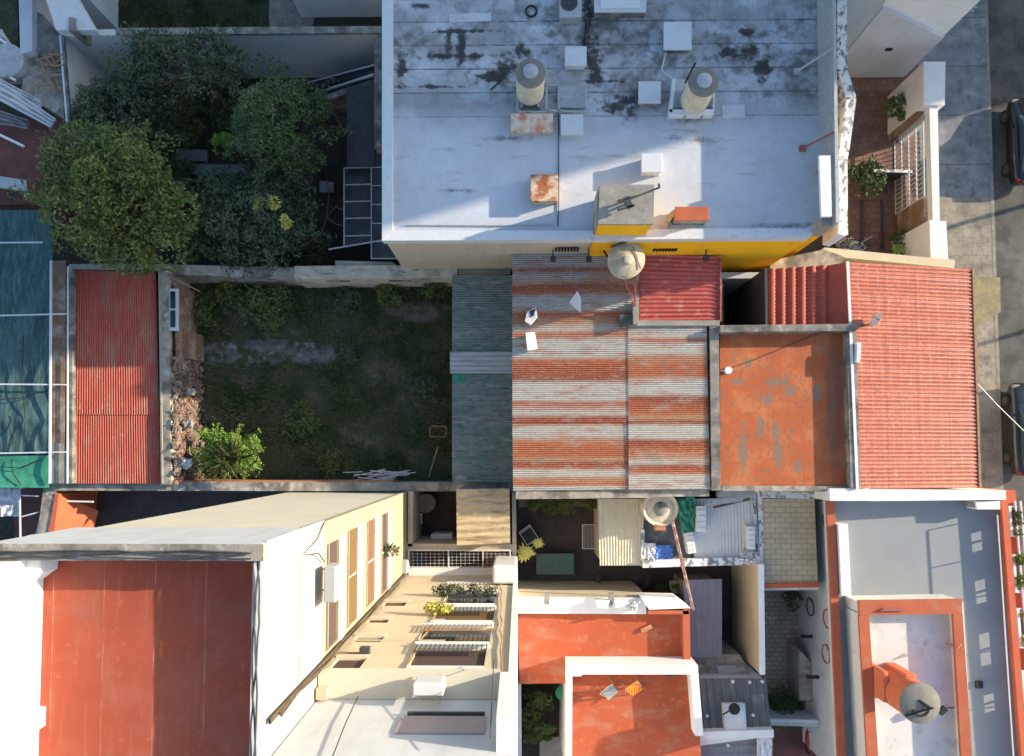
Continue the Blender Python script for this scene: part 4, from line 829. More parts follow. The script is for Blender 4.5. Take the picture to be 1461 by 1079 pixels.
for i, (x0, y0, x1, y1, w_, m_) in enumerate(((0, 130, 76, 176, 26, 'corr_white'), (-10, 118, 60, 150, 20, 'cloth_white'), (-10, 165, 40, 178, 22, 'corr_grey'), (-20, 60, 24, 110, 60, 'galv'))):
    a_, b_ = W(x0, y0, 3.5), W(x1, y1, 3.2); d = (b_-a_); nrm = Vector((-d.y, d.x, 0)).normalized()*w_*S(3.5)/2
    f = lambda u, v: a_.lerp(b_, u)+nrm*(1-2*v)*(1-.4*u)+Vector((0, 0, .06*math.sin(v*22)+.12*mnoise.noise(Vector((u*4, v*4, i)))))
    MB().slab(f, 16, 30, .02).build('sheet', M[m_], t)
for lb, a_, b_ in (('white pipe lying on the dark red terrace floor', (-10, 188), (34, 209)), ('upper white pole over the mossy roof in the upper left', (-10, 48), (25, 75)), ('lower white pole crossing the grey drum in the upper left', (-10, 95), (22, 115))):
    tag(MB().tube([W(*a_, 3.55), W(*b_, 3.45)], .055, 8).build('pipe', M['white_plastic']), lb, 'pipe', 'white pipes on the corner house')
t = thing('bench', 'grey slatted bench at the lower end of the dark red terrace', 'bench', W(20, 262, 2.6))
MB().prism([(-10, 250), (37, 257), (38, 273), (-10, 267)], 3.05, 2.98).build('seat', M['galv'], t); m = MB(); m.bar(W(-5, 260, 2.6), W(-5, 260, 3.0), .05); m.build('leg', M['galv'], t); m = MB(); m.bar(W(32, 264, 2.6), W(32, 264, 3.0), .05); m.build('leg', M['galv'], t)
c = W(38, 279, 3.0); tag(MB().lathe((c.x, c.y), [(.1, 2.6), (.12, 2.9), (.12, 3.0)], 18).build('bucket', M['white_plastic']), 'small white bucket on the dark red terrace edge', 'bucket')
# ================================================================== TALL BEIGE TOWER (south-west)
ZW = 19.0; ZF = ZW-.57
XT = W(-8, 776, ZW).x; XE = W(370, 776, ZW).x; YN = W(370, 776, ZW).y                 # east and north outer faces
YS = W(448, 957, 15.5).y; YS2 = YS-.58                          # wing faces
tw = thing('beige_tower', 'tall pale apartment tower with a red-brown roof terrace, lower left', 'building', (XE-7, YN-6, 0))
MB().prismw([(XT, YN-.05), (XE-.05, YN-.05), (XE-.05, YN-20), (XT, YN-20)], ZF-.1, -.02).build('wall', M['beige_wall'], tw)
# the east face wears its own whiter coat with real door-height openings: build as strips
hE = lambda px: CH+XE*FPX/(NX-px)                              # height of a pixel column on the east face
fl = [(461, 479, 773, 922), (491, 506, 755, 890), (519, 531, 742, 862), (540.5, 550, 733, 845)]
def yat(px, py): return W(px, py, hE(px)).y
EX = .16
m = MB(); zz = [ZW-.02]+[v for a in fl for v in (hE(a[0]), hE(a[1]))]+[-.02]
yA, yB_ = YN-.0, YN-20
for i in range(0, len(zz), 2): m.boxw(XE-.05, yB_, zz[i+1], XE+EX-.05, yA, zz[i])          # solid bands
ys = []
for a, b, y0, y1 in fl:
    z1, z0 = hE(a), hE(b); ya = yat((a+b)/2, y0); yb = yat((a+b)/2, y1); ys.append((z1, z0, ya, yb))
    m.boxw(XE-.05, ya, z0, XE+EX-.05, yA, z1); m.boxw(XE-.05, yB_, z0, XE+EX-.05, yb, z1)
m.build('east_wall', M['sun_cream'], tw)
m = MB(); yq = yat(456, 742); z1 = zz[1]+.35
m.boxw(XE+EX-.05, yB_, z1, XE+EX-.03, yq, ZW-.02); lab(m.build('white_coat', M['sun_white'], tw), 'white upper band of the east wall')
m = MB(); m.boxw(XE+EX-.03, yat(430, 905)-.9, hE(431), XE+EX-.015, yat(425, 795), hE(420)); m.build('faded_strip', M['pink_wall'], tw)
for i, (z1, z0, ya, yb) in enumerate(ys):
    w_ = MB().boxw(XE+EX-.13, yb+.01, z0+.01, XE+EX-.11, ya-.01, z1-.01).build('window', M[['brown_shade', 'ochre_blind', 'orange_door', 'brown_shade'][i]], tw)
    m = MB(); m.boxw(XE+EX-.11, yb+.01, z1-.36, XE+EX-.08, ya-.01, z1-.31); m.boxw(XE+EX-.11, (ya+yb)/2-.03, z0+.02, XE+EX-.08, (ya+yb)/2+.03, z1-.37); m.build('frame', M['galv'], w_)
    m = MB(); m.boxw(XE+EX-.049, yb-.05, z0-.5, XE+EX-.02, ya+.05, z0-.06); m.build('balcony_band', M['white_wall'], tw)
m = MB()
m.prismw([(XT, YN-.0), (XE+EX-.05, YN-.0), (XE+EX-.05, YN-.3), (XT, YN-.3)], ZW+.1, ZF-.05)
m.build('parapet', M['old_wall'], tw)
MB().prismw([(XT, YN+.03), (XE+EX-.06, YN+.03), (XE+EX-.06, YN+.001), (XT, YN+.001)], ZW+.05, 16.6).build('upper_coat', M['grey_wall'], tw)
m = MB(); m.prismw([(XE-.12, YN-.3), (XE+EX-.05, YN-.3), (XE+EX-.05, YN-20), (XE-.12, YN-20)], ZW-.003, ZF-.05); m.build('parapet', M['white_wall'], tw)
xw = W(60, 900, ZF).x
MB().prismw([(XT, YN-.3), (XE-.12, YN-.3), (XE-.12, YN-20), (XT, YN-20)], ZF, ZF-.1).build('roof', M['tower_floor'], tw)
MB().prismw([(XT+.01, YN-.31), (xw, YN-.31), (xw, YN-20), (XT+.01, YN-20)], ZF+1.1, ZF+.0).build('side_wall', M['white_wall'], tw)
p = W(64, 1010, ZF); MB().boxw(xw-.5, p.y-.33, ZF, xw+.12, p.y+.03, ZF+1.05).build('pillar', M['white_wall'], tw)
p = W(60, 800, ZF); MB().prismw([(xw-.4, YN-.31), (W(84, 800, ZF).x, YN-.31), (W(82, 808, ZF).x, YN-.55), (xw, YN-.75)], ZF+.5, ZF).build('pillar', M['white_wall'], tw)
m = MB(); m.bar((XE-9, YN-.36, ZF+.05), (XE-.2, YN-.36, ZF+.05), .05, .06); m.build('pipe', M['wood_red'], tw)
# parapet cables
random.seed(11)
for gi, lb in enumerate(('thick black cable bundle lying along the north parapet of the tower roof', 'thick black cable bundle lying along the east parapet of the tower roof')):
    m = MB()
    for k_ in range(3):
        pts = []
        for i in range(26):
            u = i/25; o_ = .07*math.sin(u*9+k_*2)+.03*random.random()-.05
            pts.append((XE-9+u*8.9, YN-.14+o_, ZW+.135+.01*k_) if gi == 0 else (XE+.0+o_*.8, YN-.15-u*6.4, ZW+.035+.01*k_))
        m.tube(pts, .017, 5)
    tag(m.build('cable_bundle', M['dark_metal']), lb, 'cable', 'cables on the tower')
m = MB()
for k_ in range(3): m.tube([(XE+.05+EX, YS+.1+.03*k_, z) for z in (ZW-.1, 15, 12, 9, 6, 3.4)], .028, 6); m.tube([(XE+.1+EX+.03*math.sin(z*2+k_), YS+.12+.04*math.sin(z*1.5+k_), z) for z in [18.5-i*.8 for i in range(19)]], .02, 5)
tag(m.build('cable_bundle', M['bark']), 'brown cable bundle dropping down the inner corner of the tower walls', 'cable', 'cables on the tower')
m = MB(); m.tube([(XE+EX-.02, yat(455, 745), hE(455)), (XE+EX+.05, yat(440, 770), hE(440)), (XE+EX+.02, yat(422, 791), hE(422)), (XE+EX+.1, yat(440, 790), hE(440)), (XE+EX+.05, yat(452, 802), hE(452))], .016, 5)
tag(m.build('cable', M['dark_metal']), 'loose thin cable curving over the white upper east wall', 'cable')
# wing: north facing facade
wg = thing('beige_wing', 'lower beige wing of the tower with rows of small windows and balconies', 'building', ((XE-.1)/2, YS-5, 0))
XR = W(735, 900, 10).x+.0
hS = lambda py: CH+ (YS*FPX/(py-NY)) if False else CH-(-YS)*FPX/(py-NY)
def xs(px, z): return W(px, NY+(-YS)*FPX/(CH-z), z).x
MB().boxw(XE+EX, YS-.6, -.02, XR, YS-.15, 15.5-.0).build('wall', M['cream_wall'], wg)
MB().boxw(XE+EX, YS2-8, -.02, XR, YS2-.03, 18.75).build('upper_wall', M['grey_wall'], wg)
MB().boxw(XE+EX, YS2-.4, 18.75, XR-.3, YS2+.0, 18.85).build('roof_edge', M['black'], wg)
# facade coat with openings
rowsS = [(950.5, 935, 469, 512), (913, 905, 502, 543), (886, 880, 523, 552), (862.5, 856, 545, 577)]
rowsB = [(949, 921, 581, 690), (915, 893, 593, 698), (885, 868, 615, 703), (861, 845, 630, 706)]
ops = []
for (pb, pt_, xa, xb) in rowsS+rowsB:
    z1 = hS(pb); z0 = hS(pt_); zm = (z1+z0)/2; ops.append((z1, z0, xs((xa if True else 0), z1), xs(xb, z1)))
def facade(m, x0, x1, z0, z1, y0, y1, ops):
    xsr = sorted({x0, x1}|{o[2] for o in ops}|{o[3] for o in ops}); zs = sorted({z0, z1}|{o[0] for o in ops}|{o[1] for o in ops})
    for a, b in zip(xsr, xsr[1:]):
        run = None
        for c, d in zip(zs, zs[1:]):
            mx_, mz = (a+b)/2, (c+d)/2; hole = any(o[2] < mx_ < o[3] and o[1] < mz < o[0] for o in ops)
            if hole:
                if run is not None: m.boxw(a, y0, run, b, y1, c); run = None
            elif run is None: run = c
        if run is not None: m.boxw(a, y0, run, b, y1, zs[-1])
m = MB(); facade(m, XE+EX, XR-.12, .0, 15.5, YS-.149, YS, ops); m.build('facade', M['cream_wall'], wg)
for i, (z1, z0, xa, xb) in enumerate(ops):
    big = i >= 4
    w_ = MB().boxw(xa+.01, YS-.09, z0+.01, xb-.01, YS-.06, z1-.01).build('window', M['brown_shade'] if i in (4, 0) else M['ochre_blind'] if i in (2, 3, 6) else M['dark_glass'], wg)
    m = MB()
    if big:
        m.boxw(xa-.05, YS, z0-.14, xb+.05, YS+.12, z0-.02); m.build('balcony_slab', M['white_wall'], wg); m = MB()
        n = 15
        for k_ in range(n+1):
            x = xa+(xb-xa)*k_/n; m.bar((x, YS+.09, z0-.02), (x, YS+.09, z0+.62), .022)
        m.bar((xa, YS+.09, z0+.62), (xb, YS+.09, z0+.62), .03); m.build('railing', M['dark_metal' if i != 5 else 'wood'], wg)
        m = MB(); m.boxw(xa, YS, z1+.03, xb, YS+.07, z1+.13); m.build('lintel', M['white_wall'], wg)
    else:
        m.boxw(xa-.06, YS, z0-.1, xb+.06, YS+.06, z0-.01); m.build('sill', M['beige_wall'], w_)
for z in (12.9, 10.55, 8.15): MB().boxw(XE+EX, YS+.001, z, xs(635, z), YS+.025, z+.06).build('moulding', M['tan_wall'], wg)
MB().boxw(XE+EX, YS-.6, 15.5, XR-.3, YS+.06, 15.62).build('ledge', M['beige_wall'], wg)
# set-back top window and fin wall
MB().boxw(W(570, 1030, 17).x, YS2-.029, 16.7, W(692, 1030, 17).x, YS2+.012, 17.6).build('window', M['pink_wall'], wg)
MB().boxw(W(582, 1016, 16.6).x, YS2, 16.6, W(692, 1016, 16.6).x, YS2+.07, 16.68).build('sill', M['dark_metal'], wg)
m = MB(); m.boxw(XR-.30, YS-9, 15.63, XR+.02, YS+.03, 18.4); m.build('fin_wall', M['white_wall'], wg)
MB().boxw(XR-.115, YS-9, -.02, XR+.05, YS+.06, 15.62).build('side_wall', M['white_wall'], wg)
m = MB(); m.boxw(xs(450, 15.9), YS-.55, 15.63, xs(465, 15.9), YS-.3, 15.85); m.build('step', M['tan_wall'], wg)
for x_, lb in ((707, 'brown cable run beside the big balcony windows of the wing'), (648, 'thin cable climbing between small windows and balconies of the wing')):
    m = MB(); zt9 = 16.4
    pts = [(xs(x_+(8 if x_ > 700 else 0), z)+(0 if x_ > 700 else 0)+.04*math.sin(z*3), YS+.05, z) for z in [15.6-i*.9 for i in range(13)]] if x_ > 700 else [(xs(575, 15.6)+.02*i+.05*math.sin(i*1.7), YS+.04, 15.6-i*.85) for i in range(11)]
    m.tube(pts, .022, 5); tag(m.build('cable', M['wood']), lb, 'cable', 'cables on the tower')
m = MB(); m.tube([(XR-.45, YS+.3, 15.6), (XR-.4, YS-.2, 18.75)], .012, 5); tag(m.build('cable', M['dark_metal']), 'thin taut cable beside the white fin wall above the wing', 'cable')
m = MB(); m.tube([(XE+1.35, YS2+.06, 18.8), (XE+1.2, YS2+.07, 17.2), (XE+1.1, YS2+.06, 15.7)], .014, 5); tag(m.build('cable', M['dark_metal']), 'thin cable down the white set-back wall of the wing', 'cable')
def acunit(label, x0, y0, z0, x1, y1, z1, side):
    t = thing('air_conditioner', label, 'air conditioner', ((x0+x1)/2, (y0+y1)/2, z0), 'wall air conditioners'); MB().boxw(x0, y0, z0, x1, y1, z1).build('casing', M['ac_grey'] if side == 'x' else M['white_plastic'], t, bevel=.03)
    cx, cy, cz = (x0+x1)/2, (y0+y1)/2, (z0+z1)/2; m = MB()
    if side == 'x':
        for k_ in range(8): m.boxw(x1+.001, y0+.06, z0+.08+k_*(z1-z0-.16)/8, x1+.02, y1-.06, z0+.1+k_*(z1-z0-.16)/8)
    else:
        for k_ in range(8): m.boxw(x0+.06, y1+.001, z0+.08+k_*(z1-z0-.16)/8, x1-.06, y1+.02, z0+.1+k_*(z1-z0-.16)/8)
    m.build('grille', M['grey_wall'], t); m = MB()
    for s_ in (.2, .8):
        if side == 'x': y = y0+(y1-y0)*s_; m.bar((x0-.2, y, z0-.03), (x1, y, z0-.03), .04)
        else: x = x0+(x1-x0)*s_; m.bar((x, y0-.3, z0-.03), (x, y1, z0-.03), .04)
    m.build('bracket', M['galv'], t); return t
p0 = W(470, 806, 15.9); p1 = W(443, 857, 15.4)
acunit('white air conditioner hanging on the tower east wall left of the tall blinds', XE+.35, W(450, 857, 15.7).y, 15.35, XE+.62, W(450, 806, 15.7).y, 15.95, 'x')
acunit('white air conditioner on the wing roof ledge above the brown blind', W(588, 985, 16.4).x, YS-.28, 15.75, W(632, 985, 16.4).x, YS-.02, 16.35, 'y')
acunit('small pale air conditioner low in the corner by the patio mesh', W(570, 800, 3.6).x, W(570, 818, 3.6).y, 3.3, W(582, 800, 3.6).x, W(570, 798, 3.6).y, 3.8, 'x')
m = MB(); random.seed(5)
for k_ in range(4):
    a0 = W(590, 1008, 15.9); m.tube([a0+Vector((k_*.05, 0, .1)), a0+Vector((-.3-k_*.06, .02, -.15+.3)), a0+Vector((-.7-k_*.1, -.3, .3)), a0+Vector((-.8, -.55, .6-k_*.1))], .022, 5)
tag(m.build('hose', M['white_plastic']), 'white hoses hanging from the ledge air conditioner', 'hose')
# plants on the balconies
def tuft(mb, c, r, n, size): leafcloud(mb, crown_pts(c, r, r*.6, r*.7, n, 6, .6), size)
m = MB(); z = hS(848)
for x in (632, 650, 676, 694): tuft(m, Vector((xs(x, z), YS+.2, z+.1)), .32, 260, .05)
tag(m.build('balcony_plants', M['leaf_grey']), 'green plants filling the lowest balcony of the wing', 'plants')
m = MB(); z = hS(875)
for x in (622, 632): tuft(m, Vector((xs(x, z), YS+.25, z+.1)), .33, 260, .06)
tag(m.build('balcony_plant', M['leaf_yel']), 'yellow-green plant on the second lowest balcony', 'plant')
t = thing('potted_plant', 'green pot plant in the lowest recess of the tower east wall', 'plant', (W(553, 785, 7).x, W(553, 785, 7).y, 6.5)); m = MB(); tuft(m, W(553, 785, 7.2), .4, 350, .07); m.build('leaves', M['leaf_grey'], t); c = W(553, 785, 6.6); MB().lathe((c.x, c.y), [(.1, 6.5), (.16, 6.8)], 14).build('pot', M['terracotta'], t)
# ================================================================== PATIO AT THE TOWER FOOT
struct('tower_patio_floor', flat([(575, 690), (735, 690), (738, 860), (560, 860)], .03), M['dark_floor'])
t = thing('patio_walls', 'tan patio walls around the dark washing area below the tower', 'wall', W(650, 730, 0)); m = MB()
m.wall((586, 700), (585, 780), 2.75, 0, .2); m.wall((575, 781), (737, 782), 2.75, 0, .3); m.wall((733, 700), (736, 1000), 2.7, 0, .16); m.build('wall', M['tan_wall'], t)
t = thing('tan_roof_shed', 'small shed with an aged tan sheet roof beside the dark washing patio', 'shed', W(690, 735, 0))
MB().prism([(653, 699), (726, 699), (727, 774), (653, 776)], 4.0, 0).build('wall', M['old_wall'], t); corr([(651, 698), (727, 697), (728, 775), (652, 778)], [4.3]*4, .3, .03, shape='sin').build('roof_sheet', M['corr_tan'], t)
t = thing('water_container', 'rounded white container standing in the dark washing patio', 'container', W(630, 769, 0)); MB().prism([(614, 762), (645, 761), (646, 776), (615, 777)], 1.1, .05).build('body', M['white_plastic'], t, bevel=.08); MB().prism([(618, 765), (641, 764), (642, 773), (619, 774)], 1.13, 1.1).build('lid', M['white_metal'], t)
t = thing('round_table', 'dim round dark table in the washing patio', 'table', W(608, 718, 0)); c = W(608, 718, .7); MB().lathe((c.x, c.y), [(.42, .72), (.42, .76)], 28).build('tabletop', M['corr_grey'], t); MB().lathe((c.x, c.y), [(.06, .03), (.06, .72)], 10).build('leg', M['dark_metal'], t)
t = thing('chair', 'pale plastic chair below the dim round table', 'chair', W(597, 740, 0)); MB().prism([(591, 735), (602, 735), (603, 747), (592, 747)], .45, .41).build('seat', M['white_plastic'], t); MB().prism([(591, 733), (602, 733), (602, 735), (591, 735)], .85, .41).build('backrest', M['white_plastic'], t)
for a_ in ((592, 736), (601, 736), (602, 746), (593, 746)): MB().bar(W(*a_, .03), W(*a_, .41), .035).build('leg', M['white_plastic'], t)
# mesh over the coloured patio
t = thing('patio_mesh', 'white wire mesh roof over the colourful strip of patio', 'mesh', W(655, 803, 0)); m = MB()
for i in range(24): x = 583+i*6.2; m.bar(W(x, 786, 2.9), W(x+.3, 822, 2.9), .012)
for i in range(9): y = 786+i*4.5; m.bar(W(583, y, 2.91), W(728, y, 2.91), .012)
m.build('wires', M['grey_wall'], t); m = MB()
for x in (583, 640, 689, 728): m.bar(W(x, 785, 2.93), W(x+.3, 824, 2.93), .05)
m.bar(W(583, 785, 2.95), W(728, 785, 2.95), .06); m.build('frame', M['white_metal'], t)
for lb, nm, r, z, mm in (('blue plastic mat under the patio mesh', 'mat', (590, 790, 603, 812), .25, 'blue'), ('orange-tan crate seen through the patio mesh', 'crate', (612, 788, 634, 806), .6, 'orange_door'), ('yellow plastic slide seen through the patio mesh', 'toy_slide', (656, 788, 668, 812), .7, 'yellow_ramp'), ('red-brown tiled counter at the right end under the patio mesh', 'counter', (692, 786, 727, 822), .8, 'terracotta'), ('pale step at the left end under the patio mesh', 'step', (605, 808, 640, 824), .3, 'concrete')):
    tt = thing(nm, lb, nm.replace('_', ' '), W(r[0], r[1], 0)); MB().bx(*r, z, .03).build('body', M[mm], tt, bevel=.03); MB().bx(r[0]+1.5, r[1]+1.5, r[2]-1.5, r[3]-1.5, z+.03, z).build('top', M[mm], tt)
tag(MB().boxw(xs(705, 4)-.02, YS+.05, 2.6, XR+.04, YS+.75, 5.2).build('duct', M['white_plastic'], bevel=.08), 'rounded white duct box at the right end of the wing base', 'duct')
t = thing('scrollwork_grille', 'white scrollwork grille along the base of the wing', 'window grille', (0, YS, 0)); m = MB(); z = hS(832)
for i in range(16):
    x = xs(640, z)+i*.155; 
    for k_ in range(8):
        a0 = k_*.785; a1 = a0+.785; m.bar((x+.07*math.cos(a0), YS+.06, z+.12*math.sin(a0)), (x+.07*math.cos(a1), YS+.06, z+.12*math.sin(a1)), .02)
m.build('scrolls', M['white_metal'], t); m = MB(); m.bar((xs(638, z), YS+.06, z-.14), (xs(700, z), YS+.06, z-.14), .03); m.build('rail', M['white_metal'], t)
MB().boxw(XE+EX+.1, YS+.001, 2.8, XR-.2, YS+.3, 3.1).build('base_ledge', M['white_wall'], wg)
# ================================================================== SOUTH CENTRE HOUSE: deck patio
t = thing('hedge_planter', 'strip of ivy and shrubs under the tin roof wall in the dark patio', 'hedge', (W(795, 722, 0).x, W(795, 722, 0).y, 0))
m = MB(); random.seed(21)
for i in range(34):
    px = random.uniform(747, 848); py = random.uniform(712, 730) if 780 < px < 815 else random.uniform(712, 722); tuft(m, W(px, py, 1.2), .32, 110, .06)
m.build('foliage', M['leaf'], t); MB().prism([(740, 712), (850, 712), (850, 722), (740, 724)], .9, .02).build('planter', M['old_dark'], t)
t = thing('green_table', 'dull green rectangular table on the dark patio', 'table', W(792, 805, 0)); MB().prism([(765, 790), (819, 790), (819, 820), (765, 820)], .76, .72).build('tabletop', M['teal'], t, bevel=.01)
for a_ in ((768, 793), (816, 793), (816, 817), (768, 817)): MB().bar(W(*a_, .02), W(*a_, .72), .05).build('leg', M['dark_metal'], t)
t = thing('garden_chair', 'dark chair with a pale tube frame beside the yellow-green plant', 'chair', W(757, 767, 0))
Pc = [(742, 762), (757, 751), (768, 768), (752, 778)]
MB().prism(Pc, .47, .43).build('seat', M['dark_metal'], t); m = MB()
for a_, b_ in zip(Pc, Pc[1:]+Pc[:1]): m.bar(W(*a_, .5), W(*b_, .5), .035)
m.build('frame', M['white_metal'], t)
for a_ in Pc: MB().bar(W(*a_, .02), W(*a_, .46), .035).build('leg', M['white_metal'], t)
m = MB(); m.bar(W(742, 762, .5), W(741, 760, .95), .035); m.bar(W(757, 751, .5), W(756, 749, .95), .035); m.bar(W(741, 760, .93), W(756, 749, .93), .04); m.build('backrest', M['white_metal'], t)
rosette('spiky_plant', 'large yellow-green spiky plant by the left wall of the dark patio', 749, 789, 2.2, 15, 17, M['leaf_yel'], 'yellow spiky plants', wl=.14)
rosette('spiky_plant', 'smaller yellow-green spiky plant touching the garden chair', 767, 775, 2.0, 10, 12, M['leaf_yel'], 'yellow spiky plants', wl=.16)
t = thing('clothes_rack', 'white wire drying rack at the edge of the beige corrugated roof', 'drying rack', W(842, 766, 0)); m = MB()
for i in range(11): x = 832+i*2; m.bar(W(x, 750, .9), W(x, 782, .9), .012)
m.build('wires', M['white_metal'], t); m = MB()
for a_, b_ in (((831, 749), (853, 749)), ((831, 783), (853, 783)), ((831, 749), (831, 783))): m.bar(W(*a_, .9), W(*b_, .9), .03)
for a_ in ((832, 750), (832, 782), (852, 750)): m.bar(W(*a_, .02), W(*a_, .9), .03)
m.build('frame', M['white_metal'], t)
t = thing('beige_roof_shed', 'shed with a beige ribbed roof in the middle of the south patio', 'shed', W(884, 760, 0))
MB().prism([(858, 716), (914, 716), (914, 802), (858, 802)], 3.0, 0).build('wall', M['cream_wall'], t)
corr([(853, 712), (919, 712), (916, 807), (856, 807)], [3.15]*4, .125, .022, ridge='v', shape='rib2').build('roof_sheet', M['corr_beige'], t)
m = MB(); N_ = 22
for i in range(N_):
    a0 = math.pi*(i/N_); a1 = math.pi*((i+1)/N_); f_ = lambda a: W(889-36*math.cos(a), 818+26*math.sin(a)**.6 if math.sin(a) > 0 else 818, .45); m.bar(f_(a0), f_(a1), .14, .3)
t = thing('curved_bench', 'dark curved bench on the patio in front of the cream parapet', 'bench', W(889, 835, 0)); m.build('seat', M['dark_metal'], t); m = MB()
for x, y in ((855, 825), (875, 842), (903, 842), (923, 825)): MB().bar(W(x, y, .02), W(x, y, .35), .05).build('leg', M['dark_metal'], t)
# white lidded tank
c = W(942, 726, 4.3); rr = 25*S(4.3)
t = thing('water_tank', 'round white water tank with a dark lid beside the beige ribbed roof', 'water tank', (c.x, c.y, 3.2))
MB().lathe((c.x, c.y), [(rr*.88, 3.4), (rr*.95, 3.85), (rr, 4.3), (rr*.98, 4.45), (rr*.8, 4.3), (rr*.42, 4.38)], 40).build('tank_body', M['tank_cream'], t)
l_ = MB().lathe((c.x, c.y), [(rr*.41, 4.37), (rr*.41, 4.41), (rr*.3, 4.45)], 28).build('lid', M['old_dark'], t)
m = MB()
for dx, dy in ((-.4, -.4), (.4, -.4), (.4, .4), (-.4, .4)): m.bar((c.x+dx, c.y+dy, 3.1), (c.x+dx, c.y+dy, 3.4), .06)
m.bar((c.x-.45, c.y-.5, 3.37), (c.x+.45, c.y-.5, 3.37), .1); m.bar((c.x-.45, c.y+.4, 3.37), (c.x+.45, c.y+.4, 3.37), .1); m.bar((c.x-.4, c.y-.5, 3.35), (c.x-.4, c.y+.4, 3.35), .06); m.bar((c.x+.4, c.y-.5, 3.35), (c.x+.4, c.y+.4, 3.35), .06)
m.build('stand', M['wood_red'], t)
tag(MB().prism([(935, 748), (950, 748), (950, 757), (935, 757)], 3.6, 3.1).build('block', M['terracotta']), 'red painted block under the south side of the white tank', 'block')
# white utility roof
t = thing('utility_room', 'utility room with grey-white cluttered roof right of the white tank', 'outbuilding', W(1000, 760, 0))
MB().prism([(919, 714), (1082, 710), (1086, 804), (921, 804)], 2.9, 0).build('wall', M['grey_wall'], t)
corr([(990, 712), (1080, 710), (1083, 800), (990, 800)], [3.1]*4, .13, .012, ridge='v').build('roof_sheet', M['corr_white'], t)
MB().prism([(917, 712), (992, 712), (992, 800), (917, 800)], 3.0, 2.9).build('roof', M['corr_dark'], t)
m = MB(); m.wall((917, 805), (1088, 800), 3.35, 2.8, .3); m.wall((917, 756), (918, 804), 3.25, 2.8, .15); m.wall((1085, 702), (1087, 800), 3.3, 0, .16); m.wall((1076, 706), (1082, 800), 3.2, 0, .12); lab(m.build('parapet', M['paint_bone'], t), 'stained white edging')
m = MB(); m.tube([W(1026, 697, 3.8), W(1070, 697, 3.8), W(1082, 701, 3.8), W(1084, 712, 3.8)], .06, 8); m.build('rail', M['white_metal'], t)
m = MB(); m.wall((1026, 706), (1080, 706), 3.4, 2.9, .26); m.build('back_wall', M['grey_wall'], t)
for lb, r, z in (('tall white box standing in the centre of the cluttered utility roof', [(994, 722), (1008, 722), (1007, 759), (993, 759)], 3.6), ('white box at the front edge left of the cluttered utility roof', [(977, 761), (989, 759), (993, 789), (982, 791)], 3.5), ('white box with a long shadow near the right wall of the utility roof', [(1067, 751), (1077, 751), (1078, 784), (1068, 784)], 3.55)):
    q = W(r[0][0], r[0][1], 3.1); tt = thing('utility_box', lb, 'box', q, 'white boxes on the utility roof'); MB().prism(r, z, 3.05).build('body', M['white_plastic'], tt, bevel=.02); m = MB()
    for k_ in range(4):
        a_, b_ = Vector(r[0]).lerp(Vector(r[3]), (k_+.7)/4.4), Vector(r[1]).lerp(Vector(r[2]), (k_+.7)/4.4); m.bar(W(a_.x+1, a_.y, z+.01), W(b_.x-1, b_.y, z+.01), .04)
    m.build('louvre', M['grey_wall'], tt)
tag(MB().slab(lambda u, v: W(966+u*24+8*v, 712+v*50-u*4, 3.5)+Vector((0, 0, .2*mnoise.noise(Vector((u*6, v*6, 2)))-.15*v)), 18, 18, .02).build('tarp', M['net_green']), 'crumpled dark green tarp between the white tank and the white boxes', 'tarp')
tag(MB().slab(lambda u, v: W(934+u*26, 778+v*22, 3.2)+Vector((0, 0, .1*mnoise.noise(Vector((u*6, v*6, 4))))), 16, 16, .02).build('plastic_sheet', M['blue']), 'small blue sheet on the dark part of the utility roof', 'plastic sheet')
tag(MB().slab(lambda u, v: W(918+u*17, 775+v*24, 3.22)+Vector((0, 0, .1*mnoise.noise(Vector((u*6, v*6, 5))))), 16, 16, .02).build('bag', M['cloth_white']), 'crumpled white bag left of the blue sheet on the utility roof', 'bag')
tag(MB().slab(lambda u, v: W(1055+u*28, 788+v*14, 3.55)+Vector((0, 0, .22*mnoise.noise(Vector((u*9, v*6, 7))))), 24, 14, .02).build('rags', M['cloth_white']), 'heap of pale rags on the lower right corner of the utility roof', 'rags')
t = thing('lumber', 'old boards lying along the top of the cluttered utility roof', 'boards', W(1050, 716, 3.2))
for a_, b_ in (((1008, 720), (1060, 714)), ((1018, 724), (1070, 712)), ((1058, 706), (1078, 717))): m = MB(); m.bar(W(*a_, 3.7), W(*b_, 3.75), .1, .04); m.build('board', M['bark' if a_[0] == 1018 else 'galv'], t)
# lattice mast
m = MB(); a_, b_ = W(959, 742, 4.6), W(989, 870, 3.8); d = (b_-a_).normalized(); s_ = d.cross(Vector((0, 0, 1))).normalized()*.09; u_ = Vector((0, 0, .14))
s_ *= .4; legs = [s_, -s_, u_]
for o_ in legs: m.tube([a_+o_, b_+o_], .028, 5)
n = 22
for i in range(n):
    for k_ in range(3): m.bar(a_.lerp(b_, i/n)+legs[k_], a_.lerp(b_, (i+1)/n)+legs[(k_+1) % 3], .02)
tag(m.build('lattice_mast', M['mast']), 'red rusty lattice mast leaning from the white tank to the orange roof', 'mast')
